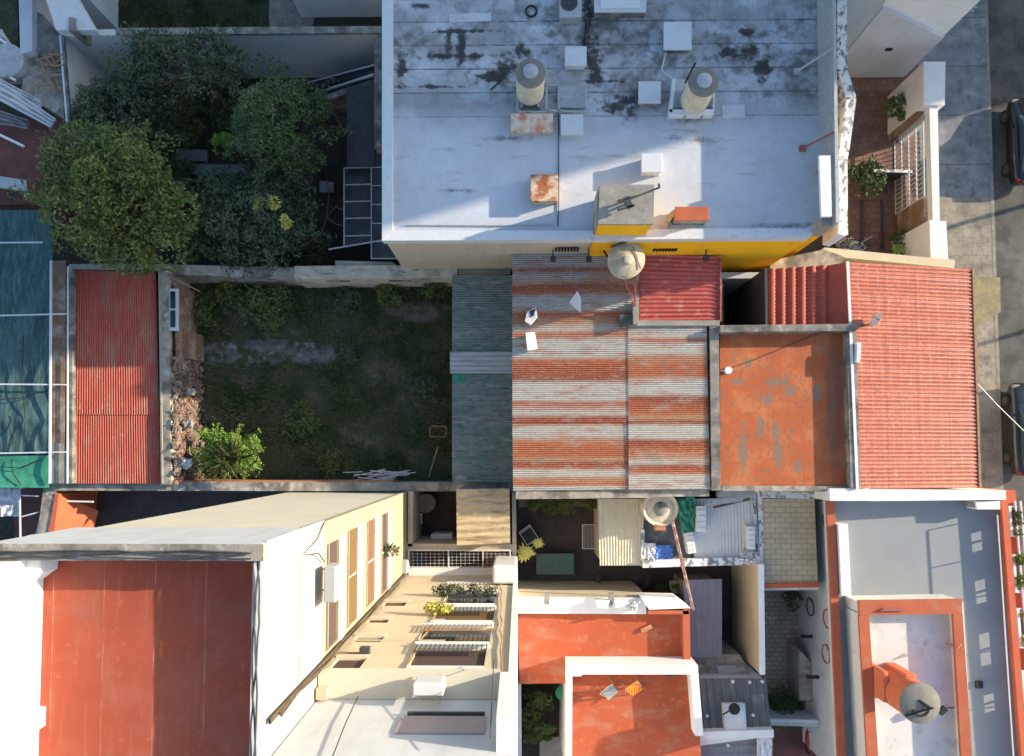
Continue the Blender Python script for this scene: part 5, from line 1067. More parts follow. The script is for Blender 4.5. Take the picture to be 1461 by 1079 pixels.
# green bowl plant
t = thing('potted_plant', 'bright lime plant in a white round pot by the lattice mast', 'plant', W(965, 838, 0)); c = W(965, 838, 1.0); MB().lathe((c.x, c.y), [(.12, .02), (.2, .6), (.27, 1.0), (.24, 1.0), (.2, .9)], 24).build('pot', M['white_plastic'], t); m = MB(); tuft(m, W(965, 838, 1.1), .26, 260, .06); m.build('leaves', M['leaf_lime'], t)
t = thing('shrub', 'dim small bush left of the lime potted plant', 'shrub', W(944, 840, 0)); m = MB(); tuft(m, W(944, 840, .8), .34, 240, .06); m.build('leaves', M['leaf_dark'], t); MB().tube([W(944, 840, 0), W(944, 840, .7)], .03, 6).build('stem', M['bark'], t)
# grey sheet shed to its right
t = thing('grey_sheet_shed', 'shed with long dull grey sheets in the shaded gap right of the mast', 'shed', W(1005, 880, 0))
corr([(974, 828), (1030, 826), (1030, 938), (984, 938)], [2.55]*4, .42, .02, ridge='v', shape='rib').build('roof_sheet', M['corr_grey'], t); MB().prism([(978, 832), (1026, 832), (1026, 932), (986, 932)], 2.4, 0).build('wall', M['old_wall'], t)
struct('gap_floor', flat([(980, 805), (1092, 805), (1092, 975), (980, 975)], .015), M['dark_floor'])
t = thing('cream_side_wall', 'tall cream wall facing the grey sheet shed across the dark gap', 'wall', W(1075, 880, 0)); MB().prism([(1083, 806), (1089, 806), (1091, 962), (1085, 962)], 3.7, 0).build('wall', M['cream_wall'], t); MB().prism([(1082, 805), (1090, 805), (1092, 963), (1084, 963)], 3.76, 3.701).build('coping', M['white_wall'], t)
t = thing('low_white_roof', 'small pale concrete slab with a skylight below the grey sheets', 'roof slab', W(1030, 955, 0)); MB().prism([(990, 934), (1056, 934), (1072, 966), (990, 966)], 2.3, 0).build('slab', M['old_wall'], t); MB().prism([(1022, 950), (1050, 950), (1056, 962), (1026, 963)], 2.36, 2.3).build('skylight', M['corr_plastic'], t)
# orange roof house
t = thing('orange_roof_house', 'south house with two orange roof terraces and white parapets', 'house', W(880, 980, 0))
z1 = 3.7
MB().prism([(738, 872), (984, 866), (986, 975), (810, 975), (741, 976)], z1, 0).build('lower_roof', M['orange_floor'], t)
m = MB(); m.wall((738, 864), (922, 865), z1+.25, z1+.1, .62); lab(m.build('parapet', M['white_wall'], t), 'wide chalky white parapet'); m = MB(); m.wall((738, 864), (922, 865), z1+.099, 0, .58); m.build('parapet_base', M['cream_wall'], t)
m = MB(); m.wall((742, 852), (920, 853), z1-1.1, 0, .3); m.build('ledge', M['cream_wall'], t)
MB().prism([(914, 852), (966, 853), (986, 868), (926, 870)], z1+.4, z1-.5).build('corner_block', M['white_wall'], t)
m = MB(); m.wall((979, 870), (981, 972), z1+.4, 0, .26); m.wall((925, 874), (983, 874), z1+.4, 3, .14); m.build('rim', M['orange_trim'], t)
for x0 in (780, 872):
    m = MB(); m.bar(W(x0, 862, z1+.38), W(x0, 846, z1+.5), .2, .12); m.build('bracket', M['concrete'], t)
for lb, x0, x1, z in (('white box lying on the wide parapet, larger of two', 876, 896, .5), ('crumpled pale cover on the wide parapet next to the box', 850, 870, .45)):
    tt = thing('parapet_box', lb, 'box', W(x0, 865, z1)); m = MB(); m.prism([(x0, 856), (x1, 857), (x1-1, 869), (x0-1, 868)], z1+z+.1, z1+.3); m.build('body', M['white_plastic'], tt, bevel=.03); MB().prism([(x0+2, 859), (x1-3, 859), (x1-4, 866), (x0+2, 866)], z1+z+.13, z1+z+.1).build('lid', M['white_metal'], tt)
t_ = thing('wire_spool', 'small pile of white chair parts by the corner block', 'junk', W(905, 868, z1)); m = MB()
random.seed(9)
for i in range(12): m.bar(W(900+random.random()*14, 858+random.random()*14, z1+.4), W(900+random.random()*14, 858+random.random()*14, z1+.7), .05)
m.build('rods', M['white_plastic'], t_); MB().prism([(900, 862), (908, 862), (908, 872), (900, 872)], z1+.5, z1+.3).build('base', M['galv'], t_)
m = MB(); m.bar(W(915, 900, z1+.06), W(930, 893, z1+.06), .16, .08); tag(m.build('brick', M['terracotta']), 'single loose brick on the lower orange roof', 'brick')
# upper terrace
zf, zp = 4.2, 4.85
MB().prism([(812, 954), (992, 952), (1003, 1120), (812, 1120)], zf, 0).build('upper_roof', M['orange_floor'], t)
m = MB(); m.wall((809, 956), (996, 956), zp, 0, .34); m.wall((990, 952), (998, 1050), zp-.004, 0, .3); m.wall((813, 952), (812, 1120), zp-.004, 0, .2); m.build('upper_parapet', M['white_wall'], t)
MB().prism([(816, 957), (830, 957), (830, 965), (816, 965)], zp+.05, zf).build('corner_step', M['white_wall'], t)
def deckchair(label, px, py, rot, cloth):
    c = W(px, py, zf+.45); q = Matrix.Rotation(rot, 3, 'Z'); T = lambda x, y, z: Vector((c.x, c.y, zf))+q @ Vector((x, y, z))
    t = thing('deck_chair', label, 'chair', (c.x, c.y, zf), 'folding chairs on the upper orange terrace')
    m = MB(); m.slab(lambda u, v: T(-.24+u*.48, -.3+v*.35, .42-.05*math.sin(v*3.1)), 4, 6, .02); m.build('seat', cloth, t)
    m = MB(); m.slab(lambda u, v: T(-.24+u*.48, .05+v*.22, .42+v*.5), 4, 6, .02); m.build('backrest', cloth, t)
    for sx in (-.27, .27):
        MB().bar(T(sx, -.35, 0), T(sx, .28, .95), .03).build('leg', M['wood'], t); MB().bar(T(sx, .3, 0), T(sx, -.3, .45), .03).build('leg', M['wood'], t)
    return t
deckchair('folding chair with grey cloth on the upper orange terrace, left one', 868, 985, R(40), M['galv'])
deckchair('folding chair with orange striped cloth on the upper orange terrace', 903, 980, R(35), M['orange_cloth'])
for lb, x, y in (('small dry weed near the right end of the upper terrace parapet', 958, 962),):
    tt = thing('plant', lb, 'plant', W(x, y, zf)); m = MB(); tuft(m, W(x, y, zf+.3), .2, 120, .05); m.build('leaves', M['leaf_grey'], tt); MB().lathe(W(x, y, zf).to_2d()[:], [(.08, zf), (.1, zf+.15)], 12).build('pot', M['terracotta'], tt)
# garden hole
struct('garden_pit_soil', flat([(738, 960), (815, 960), (815, 1110), (738, 1110)], .02), M['earth'])
t = thing('dark_shrub', 'dark green bush in the sunken garden left of the upper orange terrace', 'shrub', W(770, 1000, 0)); m = MB(); random.seed(4)
for i in range(16): tuft(m, W(random.uniform(750, 785), random.uniform(985, 1055), random.uniform(.8, 1.8)), .4, 150, .08)
m.build('foliage', M['leaf_dark'], t); MB().tube([W(770, 1010, 0), W(770, 1010, 1)], .05, 6).build('stem', M['bark'], t)
c = W(803, 990, 2.2); t = thing('parasol', 'small round teal-green shade by the wall in the sunken garden', 'parasol', (c.x, c.y, 0)); MB().lathe((c.x, c.y), [(.3, 2.1), (.22, 2.2), (.05, 2.28)], 20).build('canopy', M['net_green'], t); MB().tube([(c.x, c.y, 0), (c.x, c.y, 2.1)], .02, 6).build('pole', M['dark_metal'], t)
tag(MB().prism([(770, 1055), (806, 1050), (806, 1120), (770, 1120)], .25, .02).build('step', M['concrete']), 'pale concrete step at the bottom of the sunken garden', 'step')
t = thing('garden_side_wall', 'cream wall along the left side of the sunken garden', 'wall', W(740, 1000, 0)); m = MB(); m.wall((740, 975), (741, 1120), 3.1, 0, .18); m.build('wall', M['cream_wall'], t); m = MB(); m.wall((740, 975), (741, 1120), 3.16, 3.1, .2); m.build('coping', M['white_wall'], t)
# sandwich panel roofs bottom right of centre
t = thing('panel_roof_room', 'room with dark grey ribbed panel roof right of the upper terrace', 'outbuilding', W(1050, 1010, 0))
MB().prism([(1003, 972), (1092, 972), (1094, 1046), (1006, 1046)], 3.2, 0).build('wall', M['white_wall'], t)
corr([(998, 968), (1093, 968), (1101, 1048), (1006, 1048)], [3.5]*4, .27, .045, ridge='v', shape='rib2').build('roof_sheet', M['corr_dark'], t)
for (x, y) in ((1046, 973), (1070, 974), (1088, 973), (1009, 1022), (1075, 1021)): q = W(x, y, 3.58); MB().lathe((q.x, q.y), [(.06, 3.5), (.06, 3.58)], 10).build('bolt_cap', M['white_plastic'], t)
tt = thing('roof_hatch', 'square white hatch on the dark ribbed panel roof', 'roof hatch', W(1047, 1025, 3.55)); MB().prism([(1030, 1004), (1063, 1004), (1066, 1045), (1034, 1045)], 3.66, 3.5).build('box', M['white_metal'], tt); MB().prism([(1032, 1006), (1061, 1006), (1064, 1043), (1036, 1043)], 3.7, 3.66).build('cap', M['white_metal'], tt)
tt = thing('stool', 'black round stool standing on the white roof hatch', 'stool', W(1048, 1012, 3.7)); c = W(1048, 1012, 4.1); MB().lathe((c.x, c.y), [(.22, 4.05), (.22, 4.1)], 24).build('seat', M['black'], tt); MB().tube([(c.x, c.y, 3.7), (c.x, c.y, 4.05)], .04, 8).build('leg', M['black'], tt); m = MB(); m.tube([(c.x, c.y, 4.0), W(1031, 1020, 3.9)], .03, 6); m.build('arm', M['black'], tt)
t = thing('bottom_roof_room', 'grey ribbed roof with white parapet cut by the bottom edge', 'outbuilding', W(1010, 1075, 0))
m = MB(); m.wall((925, 1052), (1104, 1047), 3.85, 0, .3); m.wall((925, 1050), (925, 1120), 3.85, 3, .2); m.prism([(925, 1056), (1100, 1051), (1060, 1056), (940, 1072), (938, 1120), (925, 1120)], 3.6, 3.2); m.build('parapet', M['white_wall'], t)
corr([(938, 1058), (1092, 1052), (1096, 1125), (938, 1125)], [3.4]*4, .27, .04, ridge='u', shape='rib2').build('roof_sheet', M['corr_grey'], t)
for (x, y) in ((994, 1072), (1039, 1064)): q = W(x, y, 3.5); MB().lathe((q.x, q.y), [(.06, 3.4), (.06, 3.5)], 10).build('bolt_cap', M['white_plastic'], t)
tag(MB().slab(lambda u, v: W(1080+u*22, 1052+v*40, 3.7)+Vector((0, 0, .1*mnoise.noise(Vector((u*6, v*6, 5))))), 16, 16, .02).build('tarp', M['cloth_white']), 'pale bluish crumpled cover at the bottom edge beside the red floor', 'tarp')

# ================================================================== SIDE PASSAGE
t = thing('stone_terrace_room', 'low annex with a beige stone-paved terrace and red edge', 'outbuilding', W(1130, 770, 0))
MB().prism([(1090, 714), (1161, 714), (1166, 832), (1090, 832)], 3.2, 0).build('wall', M['grey_wall'], t)
MB().prism([(1089, 712), (1162, 712), (1167, 834), (1089, 834)], 3.3, 3.2).build('terrace_floor', M['stone_deck'], t)
m = MB(); m.wall((1089, 836), (1168, 835), 3.42, 0, .17); lab(m.build('edge', M['red_wall'], t), 'red-brown painted edge')
m = MB(); m.wall((1089, 841), (1168, 840), 3.1, 0, .1); m.build('ledge', M['white_wall'], t)
m = MB(); m.wall((1087, 706), (1196, 708), 3.9, 0, .26); m.build('back_wall', M['paint_bone'], t)
def bush(label, px, py, z, r, n, lm, leaf=.07, nm='shrub', grp=None):
    t = thing(nm, label, 'shrub', (W(px, py, 0).x, W(px, py, 0).y, 0), grp); m = MB(); leafcloud(m, crown_pts(W(px, py, z), r, r, r*.7, n, 10, .5), leaf); m.build('foliage', lm, t); MB().tube([W(px, py, 0), W(px, py, z)], .03, 6).build('stem', M['bark'], t); return t
bush('dark small bush at the upper end of the stone paved side path', 1130, 856, 1.0, .45, 500, M['leaf_dark'])
bush('wide dark bush at the lower end of the stone paved side path', 1118, 1012, .8, .85, 1500, M['leaf_dark'])
t = thing('low_concrete_wall', 'grey concrete ramp block beside the stone side path', 'low wall', W(1150, 960, 0)); MB().prism([(1139, 925), (1164, 950), (1164, 1000), (1140, 1000)], 1.3, 0).build('wall', M['concrete'], t); MB().prism([(1140, 928), (1163, 951), (1163, 998), (1141, 998)], 1.34, 1.3).build('top', M['old_wall'], t)
t = thing('wicker_basket', 'pale square wicker basket at the end of the grey ramp block', 'basket', W(1160, 1005, 0)); MB().prism([(1150, 993), (1168, 993), (1168, 1018), (1152, 1016)], .9, .02).build('basket', M['cream_wall'], t, bevel=.04); MB().prism([(1153, 996), (1165, 996), (1165, 1014), (1155, 1013)], .93, .9).build('lid', M['stone_deck'], t)
t = thing('cross_beam', 'grey concrete wall crossing the side path above the red floor', 'wall', W(1130, 1032, 0)); m = MB(); m.wall((1098, 1030), (1168, 1032), 1.9, 0, .3); m.build('wall', M['grey_wall'], t); m = MB(); m.wall((1098, 1028), (1168, 1030), 1.95, 1.9, .1); m.build('coping', M['white_wall'], t)
t = thing('scooter', 'red scooter partly hidden at the bottom of the side passage', 'scooter', W(1158, 1055, 0)); c = W(1158, 1055, .6)
m = MB(); m.grid(lambda u, v: c+Vector((.28*math.cos(u*6.283)*math.sin(v*math.pi), .6*math.cos(v*math.pi), .2*math.sin(u*6.283)*math.sin(v*math.pi))), 16, 10); m.smooth = True; m.build('body', M['tail'], t)
for dy in (-.55, .55): m = MB(); m.tube([(c.x-.06, c.y+dy, .24), (c.x+.06, c.y+dy, .24)], .23, 16); m.build('wheel', M['tyre'], t)
m = MB(); m.tube([(c.x-.3, c.y+.45, .95), (c.x+.3, c.y+.45, .95)], .02, 6); m.tube([(c.x, c.y+.5, .3), (c.x, c.y+.45, .95)], .03, 6); m.build('handlebar', M['dark_metal'], t); MB().prismw([(c.x-.12, c.y-.45), (c.x+.12, c.y-.45), (c.x+.1, c.y+.1), (c.x-.1, c.y+.1)], .84, .74).build('seat', M['black'], t)

# ================================================================== SOUTH-EAST HOUSE
ZS = 4.2
t = se_h = thing('grey_roof_house', 'corner house with grey roof, orange parapets and street planters', 'house', W(1320, 880, 0))
MB().prism([(1190, 716), (1436, 712), (1464, 1120), (1206, 1120)], ZS-.1, 0).build('wall', M['grey_wall'], t)
MB().prism([(1189, 714), (1437, 711), (1466, 1122), (1205, 1122)], ZS, ZS-.1).build('roof', M['grey_floor'], t)
m = MB(); m.wall((1185, 713), (1203, 1122), ZS+.42, ZS+.28, .30); lab(m.build('parapet', M['orange_trim'], t), 'orange painted parapet'); m = MB(); m.wall((1185.3, 713), (1203.3, 1122), ZS+.279, ZS-.1, .27); m.build('parapet_base', M['grey_wall'], t)
m = MB(); m.wall((1203, 748), (1208, 850), ZS+.55, ZS, .36); m.build('inner_wall', M['white_wall'], t)
m = MB(); m.wall((1184, 706), (1240, 706), 5.3, 0, .46); m.prismw([W(1240, 698, 5.2).to_2d()[:], W(1434, 700, 4.8).to_2d()[:], W(1434, 713, 4.8).to_2d()[:], W(1240, 715, 5.2).to_2d()[:]], [5.25, 4.85, 4.85, 5.25], 0)
lab(m.build('parapet', M['white_wall'], t), 'white stepped north parapet')
t2 = thing('roof_step_block', 'white block on the grey roof under the north parapet, right end', 'block', W(1400, 722, ZS)); MB().prism([(1392, 715), (1427, 715), (1427, 727), (1394, 727)], ZS+.6, ZS).build('body', M['white_wall'], t2); MB().prism([(1388, 717), (1392, 717), (1392, 724), (1388, 724)], ZS+.5, ZS).build('spout', M['concrete'], t2)
# ring ornaments on the west face
for i, (x, y, c_) in enumerate(((1155, 866, 'dark_metal'), (1180, 883, 'wood_red'), (1176, 933, 'wood_red'), (1181, 742, 'dark_metal'))):
    xx = W(1196, y, ZS).x; h = (xx)*FPX/(x-NX); z = CH-h; z = min(max(z, 1.2), 3.6); Yc = W(x, y, z).y; xf = W(1190, y, ZS-.1).x-.01
    m = MB()
    for k_ in range(20):
        a0, a1 = k_*.314, (k_+1)*.314; m.bar((xf-.04, Yc+.36*math.cos(a0), z+.36*math.sin(a0)), (xf-.04, Yc+.36*math.cos(a1), z+.36*math.sin(a1)), .05)
    m.build('ring_ornament', M[c_], t)
for (x, y) in ((1150, 908), (1158, 966)):
    h = W(1190, y, ZS).x*FPX/(x-NX); z = max(.6, CH-h); p = W(x, y, z); MB().boxw(p.x-.2, p.y-.06, z-.05, W(1190, y, ZS-.1).x, p.y+.06, z+.06).build('lamp', M['black'], t)
# street parapet with openings and planters
zP0, zP1, zP2 = ZS+.22, ZS+.36, ZS+.43
ed = lambda y, off=0: W(1433+off+(y-712)*(1465-1433)/(1115-712), y, zP2)
segs = [(722, 766), (791, 846), (868, 925), (957, 1006), (1032, 1076)]
m = MB(); a_, b_ = ed(700), ed(1122)
def estrip(m, y0, y1, o0, o1, zt, zb): m.prism([(1433+(y0-712)*.0794+o0, y0), (1433+(y0-712)*.0794+o1, y0), (1433+(y1-712)*.0794+o1, y1), (1433+(y1-712)*.0794+o0, y1)], zt, zb)
estrip(m, 712, 1122, -4, 4, zP0, 0); m.build('facade_wall', M['red_wall'], t)
m = MB(); estrip(m, 706, 1122, -4.5, 4.5, zP2, zP1); lab(m.build('facade_beam', M['red_wall'], t), 'red top beam')
op = [(776, 805), (845, 880), (922, 970), (1010, 1037)]; y = 712
for (a, b) in op+[(1122, 1123)]:
    m = MB(); estrip(m, y, a-26, -3.8, 3.8, zP1-.002, zP0+.002); m.build('facade_pier', M['red_wall'], t); y = b-26
    m = MB(); ym = (a+b)/2-26; estrip(m, ym-1, ym+1, -3, 3, zP1-.002, zP0+.002); m.build('mullion', M['red_wall'], t)
ys_ = 700
for i, (a, b) in enumerate(segs):
    m = MB(); estrip(m, ys_, a-1, 5, 17, ZS-.2, 0); m.build('facade_pier', M['red_wall'], t); ys_ = b+1
    tt = thing('planter', ['planter with mixed green leaves at the top end of the red facade', 'planter overflowing with lime foliage, second along the red facade', 'planter with a small yellow plant, third along the red facade', 'nearly empty dark planter, fourth along the red facade', 'planter with the widest bushy plant near the bottom of the red facade'][i], 'planter', W(1445, (a+b)/2, 3), 'white framed planters on the red facade')
    m = MB(); estrip(m, a, b, 6, 17, ZS-.35, ZS-.9); m.build('soil', M['black'], tt); m = MB(); estrip(m, a, b, 5.5, 9, ZS-.1, ZS-.9); estrip(m, a, a+2, 9, 17, ZS-.1, ZS-.9); estrip(m, b-2, b, 9, 17, ZS-.1, ZS-.9); m.build('frame', M['white_wall'], tt)
    m = MB(); random.seed(i+30)
    for q in range([7, 9, 3, 2, 9][i]): yy = random.uniform(a+5, b-3) if i != 4 else random.uniform(a-22, b-18); tuft(m, W(1447+(yy-712)*.0794, yy, ZS-.15), [.2, .27, .2, .12, .42][i], 160, .06)
    m.build('plant', M[['leaf', 'leaf_lime', 'leaf_yel', 'leaf_dark', 'frond'][i]], tt)
m = MB(); estrip(m, ys_, 1122, 5, 17, ZS-.2, 0); m.build('facade_pier', M['red_wall'], t)
for k_, o_ in enumerate((19, 27)):
    m = MB(); m.bar(W(1433+o_-4, 715, ZS-.1+k_*.0), W(1433+o_+30, 1122, ZS-.1), .06); tag(m.build('rail', M['white_metal']), ['inner thin white rail along the street planters', 'outer thin white rail along the street planters'][k_], 'rail', 'white rails along the street planters')
# shadow casting thin aerial rail on roof
m = MB(); m.bar(W(1423, 735, ZS+.68), W(1448, 1110, ZS+.68), .035)
for y in (735, 790, 845, 925, 1005, 1080): x = 1423+(y-735)*.0667; m.bar(W(x, y, ZS), W(x, y, ZS+.68), .035)
tag(m.build('handrail', M['white_metal']), 'thin white handrail on posts just inside the red street parapet', 'handrail')
# raised white terrace
zu = 5.55; zi = 5.1
t2 = thing('raised_terrace', 'raised white roof terrace with a wide orange rim', 'roof terrace', W(1305, 980, ZS))
MB().prism([(1228, 860), (1374, 858), (1389, 1122), (1244, 1122)], zi, ZS).build('floor', M['white_floor'], t2)
m = MB(); m.prism([(1225, 857), (1373, 855), (1373, 876), (1227, 878)], zu, zu-.12); m.build('rim', M['orange_trim'], t2)
m = MB(); m.prism([(1225.5, 878.2), (1240, 878.2), (1256, 1122), (1240, 1122)], zu-.003, zu-.12); m.prism([(1360, 876.2), (1373.5, 876.2), (1390, 1122), (1374, 1122)], zu-.003, zu-.12); m.build('rim', M['orange_trim'], t2)
m = MB(); m.prism([(1227, 860), (1371, 857), (1371, 874), (1229, 876)], zu-.121, ZS); m.prism([(1227.5, 877), (1239, 877), (1254, 1122), (1242, 1122)], zu-.121, ZS); m.prism([(1361.5, 875), (1371.5, 875), (1388, 1122), (1376, 1122)], zu-.121, ZS); m.build('rim_wall', M['white_floor'], t2)
m = MB(); a_, b_ = W(1226, 857, zu), W(1373, 855, zu); pass
m = MB(); m.prism([(1229, 878.4), (1226.8, 878.4), (1241.5, 1122), (1244, 1122)], zu-.05, ZS); 
m = MB(); m.prism([(1255, 872), (1292, 872), (1288, 868), (1262, 868)], zu+.08, zu-.1); m.build('ledge', M['wood_red'], t2)
tag(MB().tube([W(1350, 919, zi+.05), W(1366, 925, zi+.6), W(1372, 919, zu+.1)], .03, 6).build('pipe', M['terracotta']), 'thin terracotta pipe at the right rim of the raised white terrace', 'pipe')
# orange tank lying toward the lens
c = W(1313, 1004, 7.25); rr = 28*S(7.25)
t3 = thing('water_tank', 'orange cylindrical water tank with a dark grey lid on the raised terrace', 'water tank', (c.x, c.y, zi))
MB().lathe((c.x, c.y), [(rr*.9, 5.5), (rr*.93, 5.7), (rr*.93, 6.9), (rr*.97, 7.0), (rr*.98, 7.2)], 44).build('tank_body', M['tank_orange'], t3)
MB().lathe((c.x, c.y), [(rr, 7.18), (rr*1.01, 7.24), (rr*.9, 7.27), (rr*.4, 7.36)], 44).build('lid', M['tank_grey'], t3)
m = MB(); m.boxw(c.x-rr*1.05, c.y-.35, zi-.02, c.x-rr*.75, c.y+.75, 6.2); m.boxw(c.x-rr*.6, c.y-rr*.5, zi-.02, c.x+rr*.5, c.y+rr*.5, 5.5); m.build('support', M['tank_orange'], t3, bevel=.05)
m = MB(); m.boxw(c.x-.1, c.y+rr*.75, zi-.02, c.x+.3, c.y+rr*1.1, 6.5); m.build('buttress', M['tank_orange'], t3, bevel=.05)
m = MB()
for k_ in range(16): a0, a1 = 3.4+k_*.2, 3.6+k_*.2; m.bar((c.x-.05+.28*math.cos(a0), c.y-.1+.28*math.sin(a0), 7.35), (c.x-.05+.28*math.cos(a1), c.y-.1+.28*math.sin(a1), 7.35), .06)
m.tube([(c.x-.55, c.y-.4, 7.3), (c.x+.3, c.y-.05, 7.5)], .035, 6); m.tube([(c.x-.1, c.y+.15, 7.35), (c.x+.25, c.y-.1, 7.45)], .05, 6); m.build('hose', M['black'], t3)
t4 = thing('camera_bracket', 'small dark clamp hanging inside the right rim beside the grey tank lid', 'clamp', W(1346, 1012, zi+.3)); m = MB(); m.bar(W(1340, 1018, zi+.4), W(1349, 1010, zi+.4), .2, .12); m.build('body', M['black'], t4); m = MB(); m.bar(W(1349, 1010, zi+.3), W(1362, 1010, zu-.1), .05); m.build('arm', M['wood_red'], t4)
m = MB(); c = W(1397, 977, ZS+.05); m.bar((c.x-.13, c.y, ZS+.04), (c.x+.13, c.y, ZS+.04), .26, .08); tag(m.build('drain_cover', M['black']), 'small black square drain on the grey roof near the street side', 'drain')

# ================================================================== TREES AND YARD PLANTS
random.seed(42)
tree('round_tree', 'largest round tree with dense olive foliage at the west wall', 165, 290, 5.2, 112, 2.7, 20000, .095, M['leaf'], lumps=46, lr=.34)
tree('leafy_tree', 'dark dense tree beside the steel canopy near the yellow house', 408, 184, 4.6, 80, 2.3, 15000, .075, M['leaf_dark'], lumps=30, lr=.38)
tree('wispy_tree', 'sprawling dull green tree along the white north garden wall', 268, 95, 4.4, 118, 1.5, 9500, .08, M['leaf_grey'], ry=52, lumps=34, lr=.26)
tree('shade_tree', 'very dark tree between the white side wall and the round tree', 182, 168, 3.0, 76, 1.8, 8000, .09, M['leaf_grey'], ry=52, lumps=26, lr=.36)
tree('garden_tree', 'dark tree with pale flower heads beside the long boundary wall', 365, 310, 3.2, 98, 1.7, 13000, .09, M['leaf_grey'], ry=78, lumps=30, lr=.38)
bush('small lime-green bush between the two dark trees of the back garden', 322, 208, 3.4, .62, 1100, M['leaf_lime'], .07)
bush('dark low bush at the foot of the long boundary wall', 290, 345, 2.4, 1.1, 2600, M['leaf_dark'], .09)
t = thing('flower_heads', 'three pale yellow round flower heads above the garden tree', 'flowers', W(390, 295, 0))
for x, y in ((371, 290), (391, 288), (408, 316)):
    m = MB(); leafcloud(m, crown_pts(W(x, y, 4.6), .28, .28, .2, 260, 5, .6), .06); m.build('flower_head', M['leaf_yel'], t); MB().tube([W(x, y, 2.6), W(x, y, 4.5)], .02, 5).build('stem', M['bark'], t)
t = thing('bare_branch', 'bare pale branches reaching from the garden tree to the glass canopy', 'branch', W(460, 320, 0)); m = MB()
for pl in ([(428, 352), (458, 335), (466, 310), (492, 280)], [(466, 310), (470, 270), (466, 255)], [(466, 310), (480, 320), (492, 322)], [(458, 335), (430, 338), (400, 345)], [(478, 295), (496, 302)]): m.tube([W(x, y, 2.6+.2*math.sin(x)) for x, y in pl], [.035, .028, .02, .014][:len(pl)], 5)
m.build('twigs', M['bark'], t)
for lb, x, y, sx, sy in (('grey bench slab between dark trees in the back garden', 273, 221, 22, 9), ('larger weathered slab table beside the round tree', 313, 241, 38, 8), ('pale square block by the dark lean-to roof', 466, 266, 10, 8)):
    tt = thing('stone_bench', lb, 'bench', W(x, y, 0), 'stone slabs in the back garden'); MB().prism([(x-sx, y-sy), (x+sx, y-sy+2), (x+sx, y+sy), (x-sx, y+sy)], .5, .42).build('seat', M['conc_slab'], tt)
    for dx in (-.7, .7): MB().prism([(x+sx*dx-3, y-sy*.7), (x+sx*dx+3, y-sy*.7), (x+sx*dx+3, y+sy*.7), (x+sx*dx-3, y+sy*.7)], .42, 0).build('leg', M['old_dark'], tt)
# bright bush in the yard
c = W(330, 645, 2.6)
t = thing('sunlit_bush', 'bright green sunlit bush at the lower west corner of the yard', 'shrub', (c.x, c.y, ZG)); random.seed(8)
m = MB(); leafcloud(m, crown_pts(W(328, 642, 2.7), 1.6, 1.15, .6, 8500, 40, .26), .055); m.build('foliage', M['leaf_lime'], t)
m = MB(); 
for i in range(60):
    a = random.uniform(0, 6.28); L_ = random.uniform(.5, 1.25); b0 = W(random.uniform(318, 340), random.uniform(642, 662), 3.2); e = b0+Vector((math.cos(a)*L_, math.sin(a)*L_*.8, random.uniform(-.1, .5))); sd_ = Vector((-math.sin(a), math.cos(a), 0))*.028
    m.add([b0-sd_*.3, b0+sd_*.3, b0.lerp(e, .5)+sd_+Vector((0, 0, .15)), e, b0.lerp(e, .5)-sd_+Vector((0, 0, .15))], [(0, 1, 2, 3, 4)])
m.build('long_leaves', M['frond'], t); MB().tube([W(328, 645, ZG), W(328, 645, 2.5)], .05, 6).build('stem', M['bark'], t)
random.seed(77)
for lb, x, y, z, r, n in (('low green bush hanging below the long boundary wall, left of centre', 375, 440, 1.5, 1.15, 2600), ('weedy bush with pale leaves at the east corner of the yard wall', 620, 408, 1.7, .6, 1100), ('thin weeds beside the ruined annex in the yard corner', 285, 445, 1.4, .7, 900), ('small green weed clump below the middle of the boundary wall', 490, 428, 1.4, .7, 1000)):
    bush(lb, x, y, z, r, n, M['leaf'] if 'weed ' not in lb else M['leaf_grey'], .07)
# sticks
t = thing('stick_pile', 'pile of pale sticks and slats along the bottom wall of the yard', 'stick pile', W(550, 680, ZG)); m = MB()
for i in range(34):
    x = random.gauss(548, 18); y = random.uniform(672, 690); a = random.uniform(-.25, .25); L_ = random.uniform(10, 24); m.bar(W(x-L_, y-L_*a, 2.0+random.random()*.3), W(x+L_, y+L_*a, 2.0+random.random()*.3), .035)
m.build('sticks', M['bright_stick'], t)
t = thing('wooden_frame', 'small reddish square frame lying in the yard near the green shed', 'frame', W(625, 615, ZG)); Pc = [(614, 608), (637, 609), (636, 624), (613, 623)]; m = MB()
for a_, b_ in zip(Pc, Pc[1:]+Pc[:1]): m.bar(W(*a_, ZG+.1), W(*b_, ZG+.1), .06)
m.build('frame', M['wood'], t); m = MB()
tag(MB().bar(W(625, 637, ZG+.3), W(612, 680, ZG+.3), .05).build('stick', M['wood']), 'long thin stick lying below the reddish frame in the yard', 'stick')
# front patio plants
bush('green shrub against the brown wall panel in the front garden', 1281, 155, 1.3, .62, 1300, M['leaf'], .07)
bush('dark green shrub beside the low dark fence in the front garden', 1232, 252, .9, .85, 1800, M['leaf_dark'], .08)
bush('dark ivy mound at the lower corner of the front garden', 1288, 345, .8, .7, 1200, M['leaf_dark'], .08)
rosette('spiky_plant', 'sunlit lime spiky plant against the cream garden wall', 1283, 356, 1.6, 12, 16, M['leaf_lime'])
t = thing('rubbish_pile', 'grey heap of rubbish by the corner of the yellow wall', 'rubbish', W(1215, 352, 0)); m = MB(); random.seed(3)
for i in range(60): p = W(random.gauss(1215, 10), random.gauss(352, 5), .3+random.random()*.5); m.bar(p, p+Vector((random.uniform(-.3, .3), random.uniform(-.2, .2), random.uniform(-.1, .2))), .05)
m.build('rods', M['galv'], t)
